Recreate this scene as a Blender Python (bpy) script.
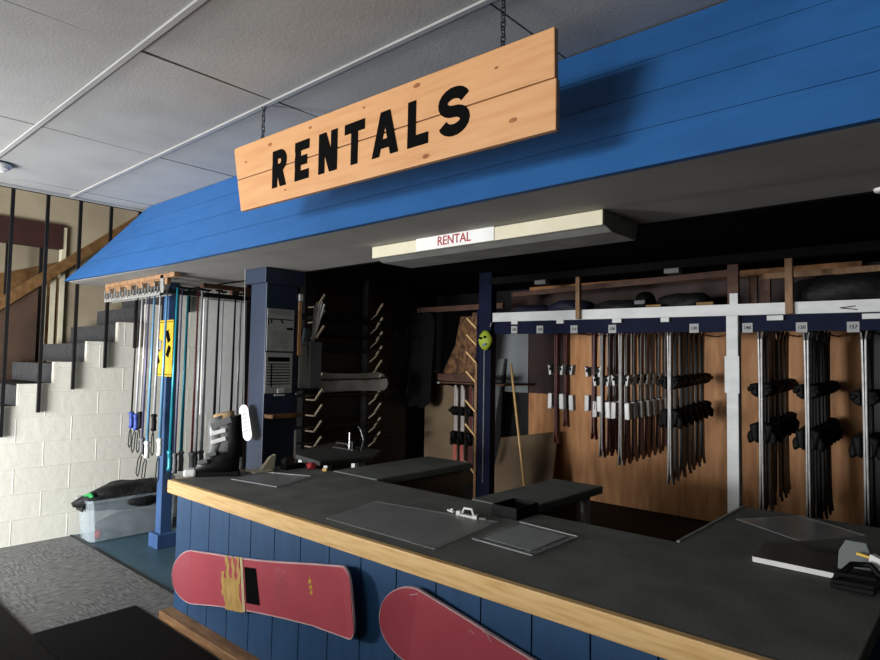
import bpy, bmesh, math, random
from mathutils import Vector, Matrix, Euler
random.seed(7)
PI = math.pi
scene = bpy.context.scene
COL = scene.collection
for o in list(bpy.data.objects):
    bpy.data.objects.remove(o)

# ------------------------------------------------------------------ camera
F_PX, YAW, PITCH, ROLL = 619.84, 0.72916, 0.05155, 0.01602
f = Vector((-math.sin(YAW)*math.cos(PITCH), math.cos(YAW)*math.cos(PITCH), math.sin(PITCH)))
r = Vector((math.cos(YAW), math.sin(YAW), 0)); u = r.cross(f)
r2 = r*math.cos(ROLL)+u*math.sin(ROLL); u2 = -r*math.sin(ROLL)+u*math.cos(ROLL)
cd = bpy.data.cameras.new('camera'); cam = bpy.data.objects.new('camera', cd); COL.objects.link(cam)
cd.sensor_width = 36; cd.lens = F_PX/880*36; cd.clip_start = .05
cam.matrix_world = Matrix(((r2.x, u2.x, -f.x, 0), (r2.y, u2.y, -f.y, 0), (r2.z, u2.z, -f.z, 1.5), (0, 0, 0, 1)))
scene.camera = cam

# ------------------------------------------------------------------ world, lights, exposure
w = bpy.data.worlds.new('world'); scene.world = w; w.use_nodes = True
bg = w.node_tree.nodes['Background']; bg.inputs[0].default_value = (.75, .87, 1, 1); bg.inputs[1].default_value = .05
scene.view_settings.view_transform = 'Standard'; scene.view_settings.look = 'None'
scene.view_settings.exposure = 0.35; scene.view_settings.gamma = 1
scene.view_settings.use_curve_mapping = False
def area(name, loc, target, sx, sy, power, col):
    l = bpy.data.lights.new(name, 'AREA'); l.shape = 'RECTANGLE'; l.size = sx; l.size_y = sy
    l.energy = power; l.color = col
    o = bpy.data.objects.new(name, l); COL.objects.link(o); o.location = loc
    o.rotation_euler = (Vector(target)-Vector(loc)).to_track_quat('-Z', 'Y').to_euler()
    return o
area('daylight_window_behind', (-1.3, -3.6, 1.7), (-2.2, 3, 1.5), 1.5, 1.1, 37, (1, .96, .9))
area('daylight_door_left', (-4.5, -1.4, .95), (-5.2, 2.4, .75), 1.1, 1.3, 185, (.98, .98, 1))
area('fill_stockroom', (-3.3, -7.6, 1.55), (-3.2, 3, 1.3), 2.4, 1.1, 450, (.97, .98, 1))  # added fill light for soffit and stockroom, no such door known

# ------------------------------------------------------------------ materials
def lin(c):
    return tuple(((v/255)/12.92 if v/255 <= .04045 else ((v/255+.055)/1.055)**2.4) for v in c)+(1,)
def nd(nt, t, **k):
    n = nt.nodes.new(t)
    for a, b in k.items(): setattr(n, a, b)
    return n
def mat(name, c, rough=.6, c2=None, scale=8, stretch=(1, 1, 1), metal=0, bump=0, bscale=None, detail=5, lo=.35, hi=.65, alpha=1, trans=0, spec=.5, c3=None):
    m = bpy.data.materials.new(name); m.use_nodes = True; nt = m.node_tree
    b = nt.nodes['Principled BSDF']; b.inputs['Roughness'].default_value = rough
    b.inputs['Metallic'].default_value = metal; b.inputs['Base Color'].default_value = lin(c)
    b.inputs['Alpha'].default_value = alpha; b.inputs['Transmission Weight'].default_value = trans
    b.inputs['Specular IOR Level'].default_value = spec
    tc = nd(nt, 'ShaderNodeTexCoord'); mp = nd(nt, 'ShaderNodeMapping'); mp.inputs['Scale'].default_value = stretch
    nt.links.new(tc.outputs['Object'], mp.inputs['Vector'])
    no = nd(nt, 'ShaderNodeTexNoise'); no.inputs['Scale'].default_value = scale; no.inputs['Detail'].default_value = detail
    nt.links.new(mp.outputs[0], no.inputs['Vector'])
    if c2 is None: c2 = tuple(max(0, v*.88) for v in c)
    cr = nd(nt, 'ShaderNodeValToRGB'); cr.color_ramp.elements[0].position = lo; cr.color_ramp.elements[1].position = hi
    cr.color_ramp.elements[0].color = lin(c2); cr.color_ramp.elements[1].color = lin(c)
    if c3:
        e = cr.color_ramp.elements.new((lo+hi)/2); e.color = lin(c3)
    nt.links.new(no.outputs[0], cr.inputs[0]); nt.links.new(cr.outputs[0], b.inputs['Base Color'])
    if bump:
        n2 = nd(nt, 'ShaderNodeTexNoise'); n2.inputs['Scale'].default_value = bscale or scale*4; n2.inputs['Detail'].default_value = 4
        nt.links.new(mp.outputs[0], n2.inputs['Vector'])
        bp = nd(nt, 'ShaderNodeBump'); bp.inputs['Strength'].default_value = bump; bp.inputs['Distance'].default_value = .01
        nt.links.new(n2.outputs[0], bp.inputs['Height']); nt.links.new(bp.outputs[0], b.inputs['Normal'])
    return m
M = {}
M['tile'] = mat('ceiling tile', (164, 164, 162), .9, (155, 155, 153), 3, bump=.12, bscale=90)
M['tee'] = mat('ceiling tee', (168, 168, 166), .5, (155, 155, 153), 4)
M['blue'] = mat('blue painted boards', (36, 94, 153), .55, (33, 88, 145), 4, (1, 3, 3), bump=.1, bscale=30)
M['soffit'] = mat('grey painted plywood', (158, 155, 150), .8, (146, 143, 138), 3)
M['navy'] = mat('dark blue paint', (40, 82, 124), .5, (35, 74, 113), 5, (3, 3, .6), bump=.1, bscale=20)
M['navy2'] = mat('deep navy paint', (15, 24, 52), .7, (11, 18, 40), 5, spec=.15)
M['pillar'] = mat('slate blue paint', (34, 48, 70), .5, (29, 42, 62), 4, (2, 2, .6))
M['trimwood'] = mat('clear finished pine', (232, 196, 138), .4, (205, 162, 100), 5, (1.2, 6, 14), c3=(224, 186, 126), lo=.3, hi=.7, bump=.05)
M['kickwood'] = mat('scuffed pine kick board', (176, 134, 90), .55, (120, 84, 52), 5, (1.5, 6, 14), lo=.3, hi=.7)
M['signwood'] = mat('stained knotty pine', (206, 156, 108), .5, (188, 132, 84), 3, (1, 5, 11), c3=(200, 149, 100), lo=.25, hi=.75, bump=.05)
M['knot'] = mat('pine knot', (158, 98, 54), .5, (128, 74, 38), 60)
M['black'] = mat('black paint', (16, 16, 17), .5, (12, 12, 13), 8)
M['ink'] = mat('black lettering', (6, 6, 6), .9, spec=.08)
M['counter'] = mat('charcoal counter carpet', (112, 114, 110), .88, (96, 98, 95), 6, c3=(104, 106, 102), bump=.25, bscale=220, spec=.3)
M['benchtop'] = mat('dark bench top', (58, 60, 57), .8)
M['counter2'] = mat('worn counter covering', (112, 118, 111), .7, (96, 101, 95), 5, bump=.15, bscale=160)
M['metal'] = mat('brushed steel', (150, 150, 150), .35, (130, 130, 130), 20, metal=1)
M['dmetal'] = mat('dark steel', (70, 70, 72), .4, (55, 55, 58), 20, metal=.8)
M['cream'] = mat('cream enamel', (216, 210, 184), .5, (205, 198, 170), 6)
M['greyenamel'] = mat('grey enamel', (150, 150, 146), .6)
M['white'] = mat('white plastic', (232, 232, 228), .5, (222, 222, 218), 10)
M['paper'] = mat('paper', (180, 181, 180), .8, (166, 168, 166), 12)
M['redink'] = mat('red lettering', (170, 20, 36), .6)
M['plywood'] = mat('orange brown plywood', (224, 166, 110), .6, (180, 122, 74), 3, (5, 1, .8), c3=(208, 148, 94), lo=.3, hi=.72, bump=.05)
M['darkply'] = mat('dark brown panel', (62, 38, 28), .6, (48, 28, 20), 3, (4, 1, 1))
M['tanply'] = mat('tan particle board', (132, 112, 86), .8, (118, 98, 74), 4)
M['greypanel'] = mat('grey painted panel', (134, 140, 140), .7, (120, 126, 126), 3)
M['stud'] = mat('rough lumber', (158, 122, 88), .7, (130, 98, 68), 5, (6, 6, 2))
M['oldwood'] = mat('reddish lumber', (98, 66, 50), .7, (76, 50, 38), 5, (2, 6, 6))
M['brownboard'] = mat('brown carved wood', (136, 96, 58), .6, (72, 46, 26), 9, (2, 2, 1.5), lo=.4, hi=.6)
M['whitewood'] = mat('white painted lumber', (226, 228, 226), .5, (206, 210, 208), 4, (1, 3, 3), lo=.3, hi=.6)
M['beige'] = mat('beige plaster', (170, 158, 134), .8, (150, 138, 114), 2)
M['handrail'] = mat('varnished handrail', (128, 96, 60), .4, (104, 76, 46), 5, (1, 4, 4))
M['brownwall'] = mat('brown guard panel', (84, 62, 46), .7, (60, 44, 32), 3)
M['redbrown'] = mat('oxblood beam', (58, 30, 26), .6)
M['stair'] = mat('charcoal stair carpet', (70, 71, 72), .95, (56, 57, 58), 30, bump=.3, bscale=200)
M['mat'] = mat('black floor sheet', (13, 13, 13), .9, (10, 10, 10), 30, bump=.3, bscale=120, spec=.15)
M['darksheet'] = mat('dark floor sheet', (26, 25, 24), .95, (20, 19, 18), 40, bump=.3, bscale=150, spec=.15)
M['bluefloor'] = mat('blue grey painted concrete', (66, 98, 112), .45, (50, 78, 92), 2.5, bump=.1, bscale=30)
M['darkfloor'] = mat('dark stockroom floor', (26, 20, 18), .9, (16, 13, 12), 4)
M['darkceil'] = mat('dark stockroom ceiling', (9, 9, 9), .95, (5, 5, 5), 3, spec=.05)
M['red'] = mat('red snowboard base', (192, 84, 96), .4, (184, 76, 88), 3)
M['rededge'] = mat('pale board edge', (232, 196, 196), .4)
M['yellow'] = mat('worn yellow paint', (206, 168, 96), .5, (176, 142, 74), 14, (3, 1, 1), lo=.3, hi=.6)
M['cream2'] = mat('cream stripe', (224, 206, 158), .5)
M['yellow2'] = mat('bright yellow', (236, 196, 60), .5)
M['pinkscuff'] = mat('pale scuffed print', (214, 130, 136), .6)
M['clear'] = mat('clear acrylic', (205, 210, 210), .2, alpha=.24, spec=.8)
M['clearrim'] = mat('bright cut acrylic rim', (190, 194, 194), .2, alpha=.6)
M['acry_paper'] = mat('grey sheet under acrylic', (158, 164, 164), .4, (142, 148, 148), 7)
M['bin'] = mat('milky plastic', (190, 204, 210), .3, alpha=.34)
M['fabric'] = mat('black nylon', (12, 12, 13), .7, (8, 8, 9), 10, bump=.8, bscale=25)
M['navyfab'] = mat('navy nylon', (20, 25, 52), .7, (12, 14, 32), 8, bump=.4, bscale=20)
M['green'] = mat('green label', (60, 170, 92), .5)
M['neon'] = mat('neon yellow foam', (176, 196, 58), .6, (150, 172, 46), 12)
M['skiedge'] = mat('ski steel edge', (150, 150, 146), .35, (120, 120, 116), 12, metal=.2)
M['skidark'] = mat('ski dark topsheet', (44, 42, 42), .4, (24, 22, 22), 9, (6, 6, 1.5))
M['skimaroon'] = mat('maroon ski topsheet', (110, 58, 54), .35, (78, 40, 40), 7, (6, 6, 1.5))
M['skigrey'] = mat('grey ski topsheet', (112, 110, 106), .4, (70, 68, 66), 7, (6, 6, 1.2))
M['skiwhite'] = mat('pale ski topsheet', (196, 190, 184), .4, (160, 150, 146), 7, (6, 6, 1.2))
M['skicoral'] = mat('coral ski print', (206, 120, 104), .4, (180, 92, 80), 7, (6, 6, 1.2))
M['bindwhite'] = mat('white binding', (240, 240, 236), .35)
M['bindblack'] = mat('black binding', (10, 10, 11), .6, (7, 7, 8), 12, spec=.18)
M['teal'] = mat('teal pole', (40, 150, 170), .3, metal=.3)
M['skyblue'] = mat('sky blue pole', (120, 176, 214), .3, metal=.3)
M['bluepole'] = mat('blue grip', (40, 70, 160), .5)
M['alu'] = mat('aluminium pole', (226, 226, 230), .3, metal=.35)
M['greygrip'] = mat('grey rubber', (110, 112, 114), .6)
M['purple'] = mat('purple grey pole', (96, 92, 128), .35, metal=.3)
M['maroonp'] = mat('maroon pole', (96, 36, 46), .4)
M['cardboard'] = mat('cardboard', (150, 116, 70), .8)
M['bootgrey'] = mat('grey boot shell', (118, 120, 120), .35)
M['boottan'] = mat('tan liner', (200, 172, 130), .8, (150, 110, 70), 14)
M['steelblue'] = mat('grey blue plastic', (110, 132, 150), .5)
M['pinkred'] = mat('coral red plastic', (206, 70, 76), .4)
M['pegwood'] = mat('grey tan peg wood', (160, 146, 122), .7)
M['bluepost'] = mat('sunlit blue post paint', (62, 94, 140), .5, (52, 82, 124), 4, (2, 2, .6))  # sunlight on the slim post put into a lighter blue
M['skiedge_shade'] = mat('shaded ski edge', (44, 43, 42), .5, (30, 29, 28), 12)  # shade on the rear skis put into a darker edge colour
M['studgrey'] = mat('dark grey lintel', (24, 24, 24), .9, spec=.1)
M['boardgrey'] = mat('light grey snowboard', (168, 168, 160), .4, (140, 140, 134), 4)
M['boardblack'] = mat('black snowboard', (20, 20, 22), .35, (14, 14, 16), 5)

def skimix():
    m = mat('grey ski with maroon tail', (130, 128, 124), .4); nt = m.node_tree; b = nt.nodes['Principled BSDF']
    tc = nd(nt, 'ShaderNodeTexCoord'); sp = nd(nt, 'ShaderNodeSeparateXYZ'); nt.links.new(tc.outputs['Object'], sp.inputs[0])
    cr = nd(nt, 'ShaderNodeMapRange'); cr.inputs[1].default_value = -.72; cr.inputs[2].default_value = -.66
    nt.links.new(sp.outputs[2], cr.inputs[0]); mx = nd(nt, 'ShaderNodeMix'); mx.data_type = 'RGBA'
    mx.inputs[6].default_value = lin((92, 50, 50)); mx.inputs[7].default_value = lin((190, 188, 182))
    nt.links.new(cr.outputs[0], mx.inputs[0]); nt.links.new(mx.outputs[2], b.inputs['Base Color']); return m
M['skimix'] = skimix()
def carpet():
    m = bpy.data.materials.new('grey patterned carpet'); m.use_nodes = True; nt = m.node_tree
    b = nt.nodes['Principled BSDF']; b.inputs['Roughness'].default_value = .95; b.inputs['Specular IOR Level'].default_value = .2
    tc = nd(nt, 'ShaderNodeTexCoord')
    def noise(sc, st, d=3):
        mp = nd(nt, 'ShaderNodeMapping'); mp.inputs['Scale'].default_value = st; nt.links.new(tc.outputs['Object'], mp.inputs[0])
        n = nd(nt, 'ShaderNodeTexNoise'); n.inputs['Scale'].default_value = sc; n.inputs['Detail'].default_value = d
        nt.links.new(mp.outputs[0], n.inputs['Vector']); return n.outputs[0]
    a = noise(14, (1, 5, 1), 8); c = noise(14, (5, 1, 1), 8); k = noise(2.2, (1, 1, 1), 2)
    st = nd(nt, 'ShaderNodeMath', operation='GREATER_THAN'); st.inputs[1].default_value = .5; nt.links.new(k, st.inputs[0])
    mx = nd(nt, 'ShaderNodeMix'); mx.data_type = 'FLOAT'
    nt.links.new(st.outputs[0], mx.inputs[0]); nt.links.new(a, mx.inputs[2]); nt.links.new(c, mx.inputs[3])
    cr = nd(nt, 'ShaderNodeValToRGB'); e = cr.color_ramp.elements
    e[0].position = .4; e[0].color = lin((96, 96, 96)); e[1].position = .68; e[1].color = lin((140, 140, 138))
    q = e.new(.5); q.color = lin((116, 116, 115))
    nt.links.new(mx.outputs[0], cr.inputs[0]); nt.links.new(cr.outputs[0], b.inputs['Base Color'])
    n2 = noise(200, (1, 1, 1)); bp = nd(nt, 'ShaderNodeBump'); bp.inputs['Strength'].default_value = .4; bp.inputs['Distance'].default_value = .005
    nt.links.new(n2, bp.inputs['Height']); nt.links.new(bp.outputs[0], b.inputs['Normal'])
    return m
M['carpet'] = carpet()
def blockwall():
    m = bpy.data.materials.new('painted concrete block'); m.use_nodes = True; nt = m.node_tree
    b = nt.nodes['Principled BSDF']; b.inputs['Roughness'].default_value = .6
    tc = nd(nt, 'ShaderNodeTexCoord'); sp = nd(nt, 'ShaderNodeSeparateXYZ'); cb = nd(nt, 'ShaderNodeCombineXYZ')
    nt.links.new(tc.outputs['Object'], sp.inputs[0])
    ad = nd(nt, 'ShaderNodeMath', operation='ADD'); ad.inputs[1].default_value = 4.0-1.66+.4*2
    nt.links.new(sp.outputs[1], ad.inputs[0]); nt.links.new(ad.outputs[0], cb.inputs[0]); nt.links.new(sp.outputs[2], cb.inputs[1])
    br = nd(nt, 'ShaderNodeTexBrick'); br.offset = .5; br.inputs['Scale'].default_value = 1
    br.inputs['Brick Width'].default_value = .4; br.inputs['Row Height'].default_value = .2
    br.inputs['Mortar Size'].default_value = .006; br.inputs['Mortar Smooth'].default_value = .5
    br.inputs['Color1'].default_value = lin((226, 225, 212)); br.inputs['Color2'].default_value = lin((221, 220, 207)); br.inputs['Mortar'].default_value = lin((234, 232, 218))
    nt.links.new(cb.outputs[0], br.inputs['Vector'])
    nt.links.new(br.outputs[0], b.inputs['Base Color'])
    n2 = nd(nt, 'ShaderNodeTexNoise'); n2.inputs['Scale'].default_value = 18; n2.inputs['Detail'].default_value = 6; nt.links.new(tc.outputs['Object'], n2.inputs['Vector'])
    mm = nd(nt, 'ShaderNodeMath', operation='MULTIPLY_ADD'); mm.inputs[1].default_value = 1.4
    nt.links.new(br.outputs[1], mm.inputs[0]); nt.links.new(n2.outputs[0], mm.inputs[2])
    bp = nd(nt, 'ShaderNodeBump'); bp.inputs['Strength'].default_value = .5; bp.inputs['Distance'].default_value = .006
    nt.links.new(mm.outputs[0], bp.inputs['Height']); nt.links.new(bp.outputs[0], b.inputs['Normal'])
    return m
M['block'] = blockwall()

# ------------------------------------------------------------------ mesh helpers
class MB:
    def __init__(s): s.bm = bmesh.new()
    def hexa(s, p):            # 8 points: bottom 4 ccw, top 4 ccw
        v = [s.bm.verts.new(q) for q in p]
        for i in ((3, 2, 1, 0), (4, 5, 6, 7), (0, 1, 5, 4), (1, 2, 6, 5), (2, 3, 7, 6), (3, 0, 4, 7)):
            s.bm.faces.new([v[k] for k in i])
        return s
    def box(s, a, b):
        (x0, y0, z0), (x1, y1, z1) = a, b
        x0, x1 = min(x0, x1), max(x0, x1); y0, y1 = min(y0, y1), max(y0, y1); z0, z1 = min(z0, z1), max(z0, z1)
        return s.hexa([(x0, y0, z0), (x1, y0, z0), (x1, y1, z0), (x0, y1, z0), (x0, y0, z1), (x1, y0, z1), (x1, y1, z1), (x0, y1, z1)])
    def rbox(s, c, d, e=(0, 0, 0)):   # rotated box: centre, dims, euler
        R = Euler(e).to_matrix(); c = Vector(c)
        p = [c+R @ Vector((sx*d[0]/2, sy*d[1]/2, sz*d[2]/2)) for sz in (-1, 1) for sx, sy in ((-1, -1), (1, -1), (1, 1), (-1, 1))]
        return s.hexa(p)
    def bar(s, a, b, w, h=None, up=(0, 0, 1)):   # rectangular bar between two points
        a, b = Vector(a), Vector(b); h = h or w; d = (b-a).normalized(); U = Vector(up)
        if abs(d.dot(U)) > .98: U = Vector((0, 1, 0))
        X = d.cross(U).normalized(); Y = X.cross(d)
        p = []
        for q in (a, b): p += [q+X*w/2*i+Y*h/2*j for i, j in ((-1, -1), (1, -1), (1, 1), (-1, 1))]
        return s.hexa(p)
    def ring(s, c, X, Y, rx, ry, n):
        return [s.bm.verts.new(c+X*rx*math.cos(2*PI*i/n)+Y*ry*math.sin(2*PI*i/n)) for i in range(n)]
    def tube(s, pts, r, n=8, cap=True):
        pts = [Vector(p) for p in pts]; rr = r if isinstance(r, (list, tuple)) else [r]*len(pts); rings = []
        X = None
        for i, p in enumerate(pts):
            d = (pts[min(i+1, len(pts)-1)]-pts[max(i-1, 0)]).normalized()
            if X is None:
                X = d.cross(Vector((0, 0, 1)) if abs(d.z) < .9 else Vector((1, 0, 0))).normalized()
            else: X = (X-d*X.dot(d)).normalized()
            Y = d.cross(X); rings.append(s.ring(p, X, Y, rr[i], rr[i], n))
        s.skin(rings, cap); return s
    def skin(s, rings, cap=True):
        n = len(rings[0])
        for a, b in zip(rings, rings[1:]):
            for i in range(n): s.bm.faces.new((a[i], a[(i+1) % n], b[(i+1) % n], b[i]))
        if cap: s.bm.faces.new(rings[0][::-1]); s.bm.faces.new(rings[-1])
    def loft(s, rings, cap=True):
        s.skin([[s.bm.verts.new(p) for p in R] for R in rings], cap); return s
    def prism(s, poly, off):
        off = Vector(off); a = [s.bm.verts.new(p) for p in poly]; b = [s.bm.verts.new(Vector(p)+off) for p in poly]; n = len(a)
        s.bm.faces.new(a[::-1]); s.bm.faces.new(b)
        for i in range(n): s.bm.faces.new((a[i], a[(i+1) % n], b[(i+1) % n], b[i]))
        return s
    def blob(s, c, rad, seed=0, amp=.15, nu=14, nv=9, flat=None):
        rnd = random.Random(seed); c = Vector(c); rings = []
        ph = [rnd.random()*6 for _ in range(6)]
        for j in range(nv+1):
            t = PI*(j+.02)/(nv+.04); R = []
            for i in range(nu):
                a = 2*PI*i/nu
                k = 1+amp*(math.sin(3*a+ph[0]+2*t)+.6*math.sin(5*a+ph[1])*math.sin(4*t+ph[2]))*math.sin(t)
                z = math.cos(t)*rad[2]*k
                if flat is not None: z = max(z, -flat)
                R.append(c+Vector((math.cos(a)*math.sin(t)**.7*rad[0]*k, math.sin(a)*math.sin(t)**.7*rad[1]*k, z)))
            rings.append(R)
        return s.loft(rings)
    def build(s, name, m, parent=None, bevel=0, smooth=False, seg=2):
        bmesh.ops.recalc_face_normals(s.bm, faces=s.bm.faces)
        me = bpy.data.meshes.new(name); s.bm.to_mesh(me); s.bm.free(); me.materials.append(M[m] if isinstance(m, str) else m)
        if smooth:
            for p in me.polygons: p.use_smooth = True
        o = bpy.data.objects.new(name, me); COL.objects.link(o)
        if parent is not None: o.parent = parent; o.matrix_parent_inverse = parent_inv(parent)
        if bevel:
            md = o.modifiers.new('bevel', 'BEVEL'); md.width = bevel; md.segments = seg; md.limit_method = 'ANGLE'
        return o
def parent_inv(p):
    mw = Matrix.Identity(4); q = p
    chain = []
    while q is not None: chain.append(q); q = q.parent
    for q in reversed(chain): mw = mw @ (q.matrix_parent_inverse @ Matrix.LocRotScale(q.location, q.rotation_euler, q.scale))
    return mw.inverted()
def tag(o, label, cat, group=None, kind=None):
    o['label'] = label; o['category'] = cat
    if group: o['group'] = group
    if kind: o['kind'] = kind
    return o
def struct(o): o['kind'] = 'structure'; return o
def empty(name, loc, label, cat, group=None):
    o = bpy.data.objects.new(name, None); COL.objects.link(o); o.location = loc; o.empty_display_size = .1
    return tag(o, label, cat, group)
def kids(o): return [c for c in COL.objects if c.parent == o]
def copy_tree(o, loc=None, rot=None, label=None, group=None, scale=None):
    c = o.copy(); COL.objects.link(c)
    if loc is not None: c.location = loc
    if rot is not None: c.rotation_euler = rot
    if scale is not None: c.scale = scale
    if label: c['label'] = label
    if group: c['group'] = group
    for k in kids(o):
        d = k.copy(); COL.objects.link(d); d.parent = c; d.matrix_parent_inverse = k.matrix_parent_inverse
        for g in kids(k):
            e = g.copy(); COL.objects.link(e); e.parent = d; e.matrix_parent_inverse = g.matrix_parent_inverse
    return c
def text(name, s, loc, size, m, parent, rot=(PI/2, 0, 0), ext=.001, sx=1.0, bold=0):
    cu = bpy.data.curves.new(name, 'FONT'); cu.body = s; cu.size = size; cu.extrude = ext; cu.align_x = 'CENTER'; cu.align_y = 'CENTER'; cu.offset = bold
    t = bpy.data.objects.new(name, cu); COL.objects.link(t); bpy.context.view_layer.update()
    me = bpy.data.meshes.new_from_object(t.evaluated_get(bpy.context.evaluated_depsgraph_get()))
    bpy.data.objects.remove(t); me.materials.clear(); me.materials.append(M[m])
    me.transform(Matrix.Translation(loc) @ Euler(rot).to_matrix().to_4x4() @ Matrix.Diagonal((sx, 1, 1, 1)))
    o = bpy.data.objects.new(name, me); COL.objects.link(o)
    if parent is not None: o.parent = parent; o.matrix_parent_inverse = parent_inv(parent)
    return o

# ------------------------------------------------------------------ the setting
ZC = 2.675
struct(MB().box((-9, -8.1, -.05), (2.6, 1.9, 0)).build('floor', 'carpet'))
struct(MB().box((-9, 1.9, -.05), (-3.55, 3.6, 0)).build('floor', 'bluefloor'))
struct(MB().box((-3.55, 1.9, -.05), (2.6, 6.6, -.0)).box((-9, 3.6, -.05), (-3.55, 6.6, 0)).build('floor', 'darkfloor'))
struct(MB().box((-5.8, 1.885, 0), (-3.56, 1.905, .006)).build('trim_1', 'black'))
# stepped block wall beside the stairs
steps = []
for k in range(8, -9, -1):
    y = 1.475+.245*k; z = 1.09+.18*k
    if z < 0: break
    steps.append((y, z))
wb = MB(); yend = steps[-1][0]
for i, (y, z) in enumerate(steps):
    y1 = steps[i-1][0] if i else 3.6
    wb.box((-5.89, y, 0), (-5.8, y1, z+.18 if i else 2.66))
struct(wb.build('wall_left', 'block'))
# carpeted stairs behind it
st = MB()
for y, z in steps:
    st.box((-7.05, y+.0, max(0, z+.0)), (-5.892, 3.59, z+.165))
tag(st.build('staircase', 'stair'), 'charcoal carpeted staircase climbing behind the stepped white block wall', 'stairs')
# far side of the stairwell
struct(MB().box((-7.9, -8, 0), (-7.8, 3.6, 3.4)).build('wall_left', 'beige'))
struct(MB().box((-7.30, 2.17, 0), (-7.2, 3.6, 3.4)).box((-7.30, -5, 2.85), (-7.2, 2.17, 3.4)).build('wall_left', 'beige'))
struct(MB().box((-7.24, 2.13, 0), (-7.16, 2.17, 2.83)).box((-7.2, 1.98, 0), (-7.16, 2.01, 2.3)).box((-7.2, 2.05, 0), (-7.16, 2.09, 2.3)).build('trim_2', 'cream'))
struct(MB().box((-7.24, .2, 2.6), (-7.15, 2.13, 2.85)).build('trim_3', 'redbrown'))
struct(MB().box((-9, -8, 3.4), (-5.0, 3.6, 3.45)).build('ceiling', 'beige'))
g = empty('stair_guard', (-7.1, 1.2, 0), 'brown guard panel topped by a slanted wooden handrail across the stairs', 'railing')
MB().prism([(-7.1, -.3, 0), (-7.1, 1.92, .0), (-7.1, 1.92, 2.18), (-7.1, -.3, .3)], (-.03, 0, 0)).build('panel', 'brownwall', g)
MB().prism([(-7.07, -.3, .34), (-7.07, 2.9, 3.0), (-7.07, 2.9, 3.13), (-7.07, -.3, .47)], (-.05, 0, 0)).build('handrail', 'handrail', g, bevel=.006)
for y in (.9, 1.32, 1.72, 2.02):
    MB().box((-7.5, y, 0.0), (-7.47, y+.03, 3.3)).build('baluster', 'black', g)
struct(MB().prism([(-7.75, 0, 0), (-7.75, 2.3, 0), (-7.75, 2.3, 2.55), (-7.75, 0, 1.75)], (-.04, 0, 0)).build('trim_4', 'handrail'))
# tall balusters fixed to the block wall
g = empty('stair_balustrade', (-5.78, 1.4, 1), 'black steel balusters running from stair wall up past the ceiling edge', 'railing')
for k in range(-3, 7):
    y = 1.375+.245*k
    MB().box((-5.790, y-.030, .86+.18*k), (-5.766, y-.006, 3.35)).build('baluster', 'black', g)

# suspended ceiling
rnd = random.Random(3)
tl = MB(); gr = MB()
ys = [2.162-.61*i for i in range(0, 18)]; xs = [-4.872+1.22*i for i in range(-1, 7)]
ys[0] = 2.16
for i in range(len(ys)-1):
    y1, y0 = ys[i], ys[i+1]
    if i == 0: y1 = 2.16
    for j in range(len(xs)-1):
        x0, x1 = max(xs[j], -5.06), xs[j+1]
        if y0 < -8: continue
        d = [rnd.uniform(0, .007) for _ in range(4)]
        z = ZC+.004
        tl.hexa([(x0+.004, y0+.004, z+d[0]), (x1-.004, y0+.004, z+d[1]), (x1-.004, y1-.004, z+d[2]), (x0+.004, y1-.004, z+d[3]),
                 (x0+.004, y0+.004, z+.03), (x1-.004, y0+.004, z+.03), (x1-.004, y1-.004, z+.03), (x0+.004, y1-.004, z+.03)])
cl = struct(tl.build('ceiling', 'tile'))
for y in ys[1:-1]: gr.box((-5.06, y-.012, ZC-.004), (2.5, y+.012, ZC+.006)) if y > -8 else None
gr.box((-5.07, -8, ZC-.01), (-5.045, 2.1, ZC+.03))
tg = struct(gr.build('trim_5', 'tee', bevel=.002))
struct(MB().box((-5.06, -8, ZC+.034), (2.6, 2.2, ZC+.2)).build('ceiling', 'black'))
struct(MB().box((-5.12, -8, ZC-.005), (-5.07, 2.1, ZC+.25)).build('trim_6', 'studgrey'))

# bulkhead: sloping blue boards, grey soffit
n = 4
bh = MB()
def bhp(u_, v_):    # u 0..1 along left->right, v 0..1 bottom->top
    xl = -5.74+(-4.93+5.74)*v_**.85; yl = 1.73+(2.055-1.73)*v_
    x = xl+(2.6-xl)*u_; yy = (1.80+.255*v_); k = max(0, 1-(x-xl)/1.6)
    zz = 2.107+(2.68-2.107)*v_
    return Vector((x, yy+(yl-yy)*k, zz+.012*k*(1-v_)))
US = [0, .02, .05, .1, .15, .2, .3, 1]
for j in range(n):
    v0, v1 = j/n, (j+1)/n-.004
    for a, b in zip(US, US[1:]):
        P = [bhp(a, v0), bhp(b, v0), bhp(b, v1), bhp(a, v1)]
        o_ = Vector((0, .03, .0)); bh.hexa([P[0], P[1], P[1]+o_, P[0]+o_, P[3], P[2], P[2]+o_, P[3]+o_])
struct(bh.build('wall_bulkhead', 'blue'))
bk = MB()
for a, b in zip(US, US[1:]):
    P = [bhp(a, .03), bhp(b, .03), bhp(b, 1), bhp(a, 1)]; o1 = Vector((0, .028, 0)); o2 = Vector((0, .05, 0))
    bk.hexa([P[0]+o1, P[1]+o1, P[1]+o2, P[0]+o2, P[3]+o1, P[2]+o1, P[2]+o2, P[3]+o2])
struct(bk.build('wall_bulkhead', 'blue'))
struct(MB().prism([(-5.79, 1.83, 2.110), (-5.735, 1.77, 2.116), (-4.2, 1.83, 2.107), (2.6, 1.83, 2.107), (2.6, 2.56, 2.107), (-5.79, 2.56, 2.107)], (0, 0, .02)).build('ceiling', 'soffit'))
struct(MB().box((-5.79, 2.54, 2.10), (2.6, 2.56, 2.75)).build('wall_header', 'darkceil'))
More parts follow.
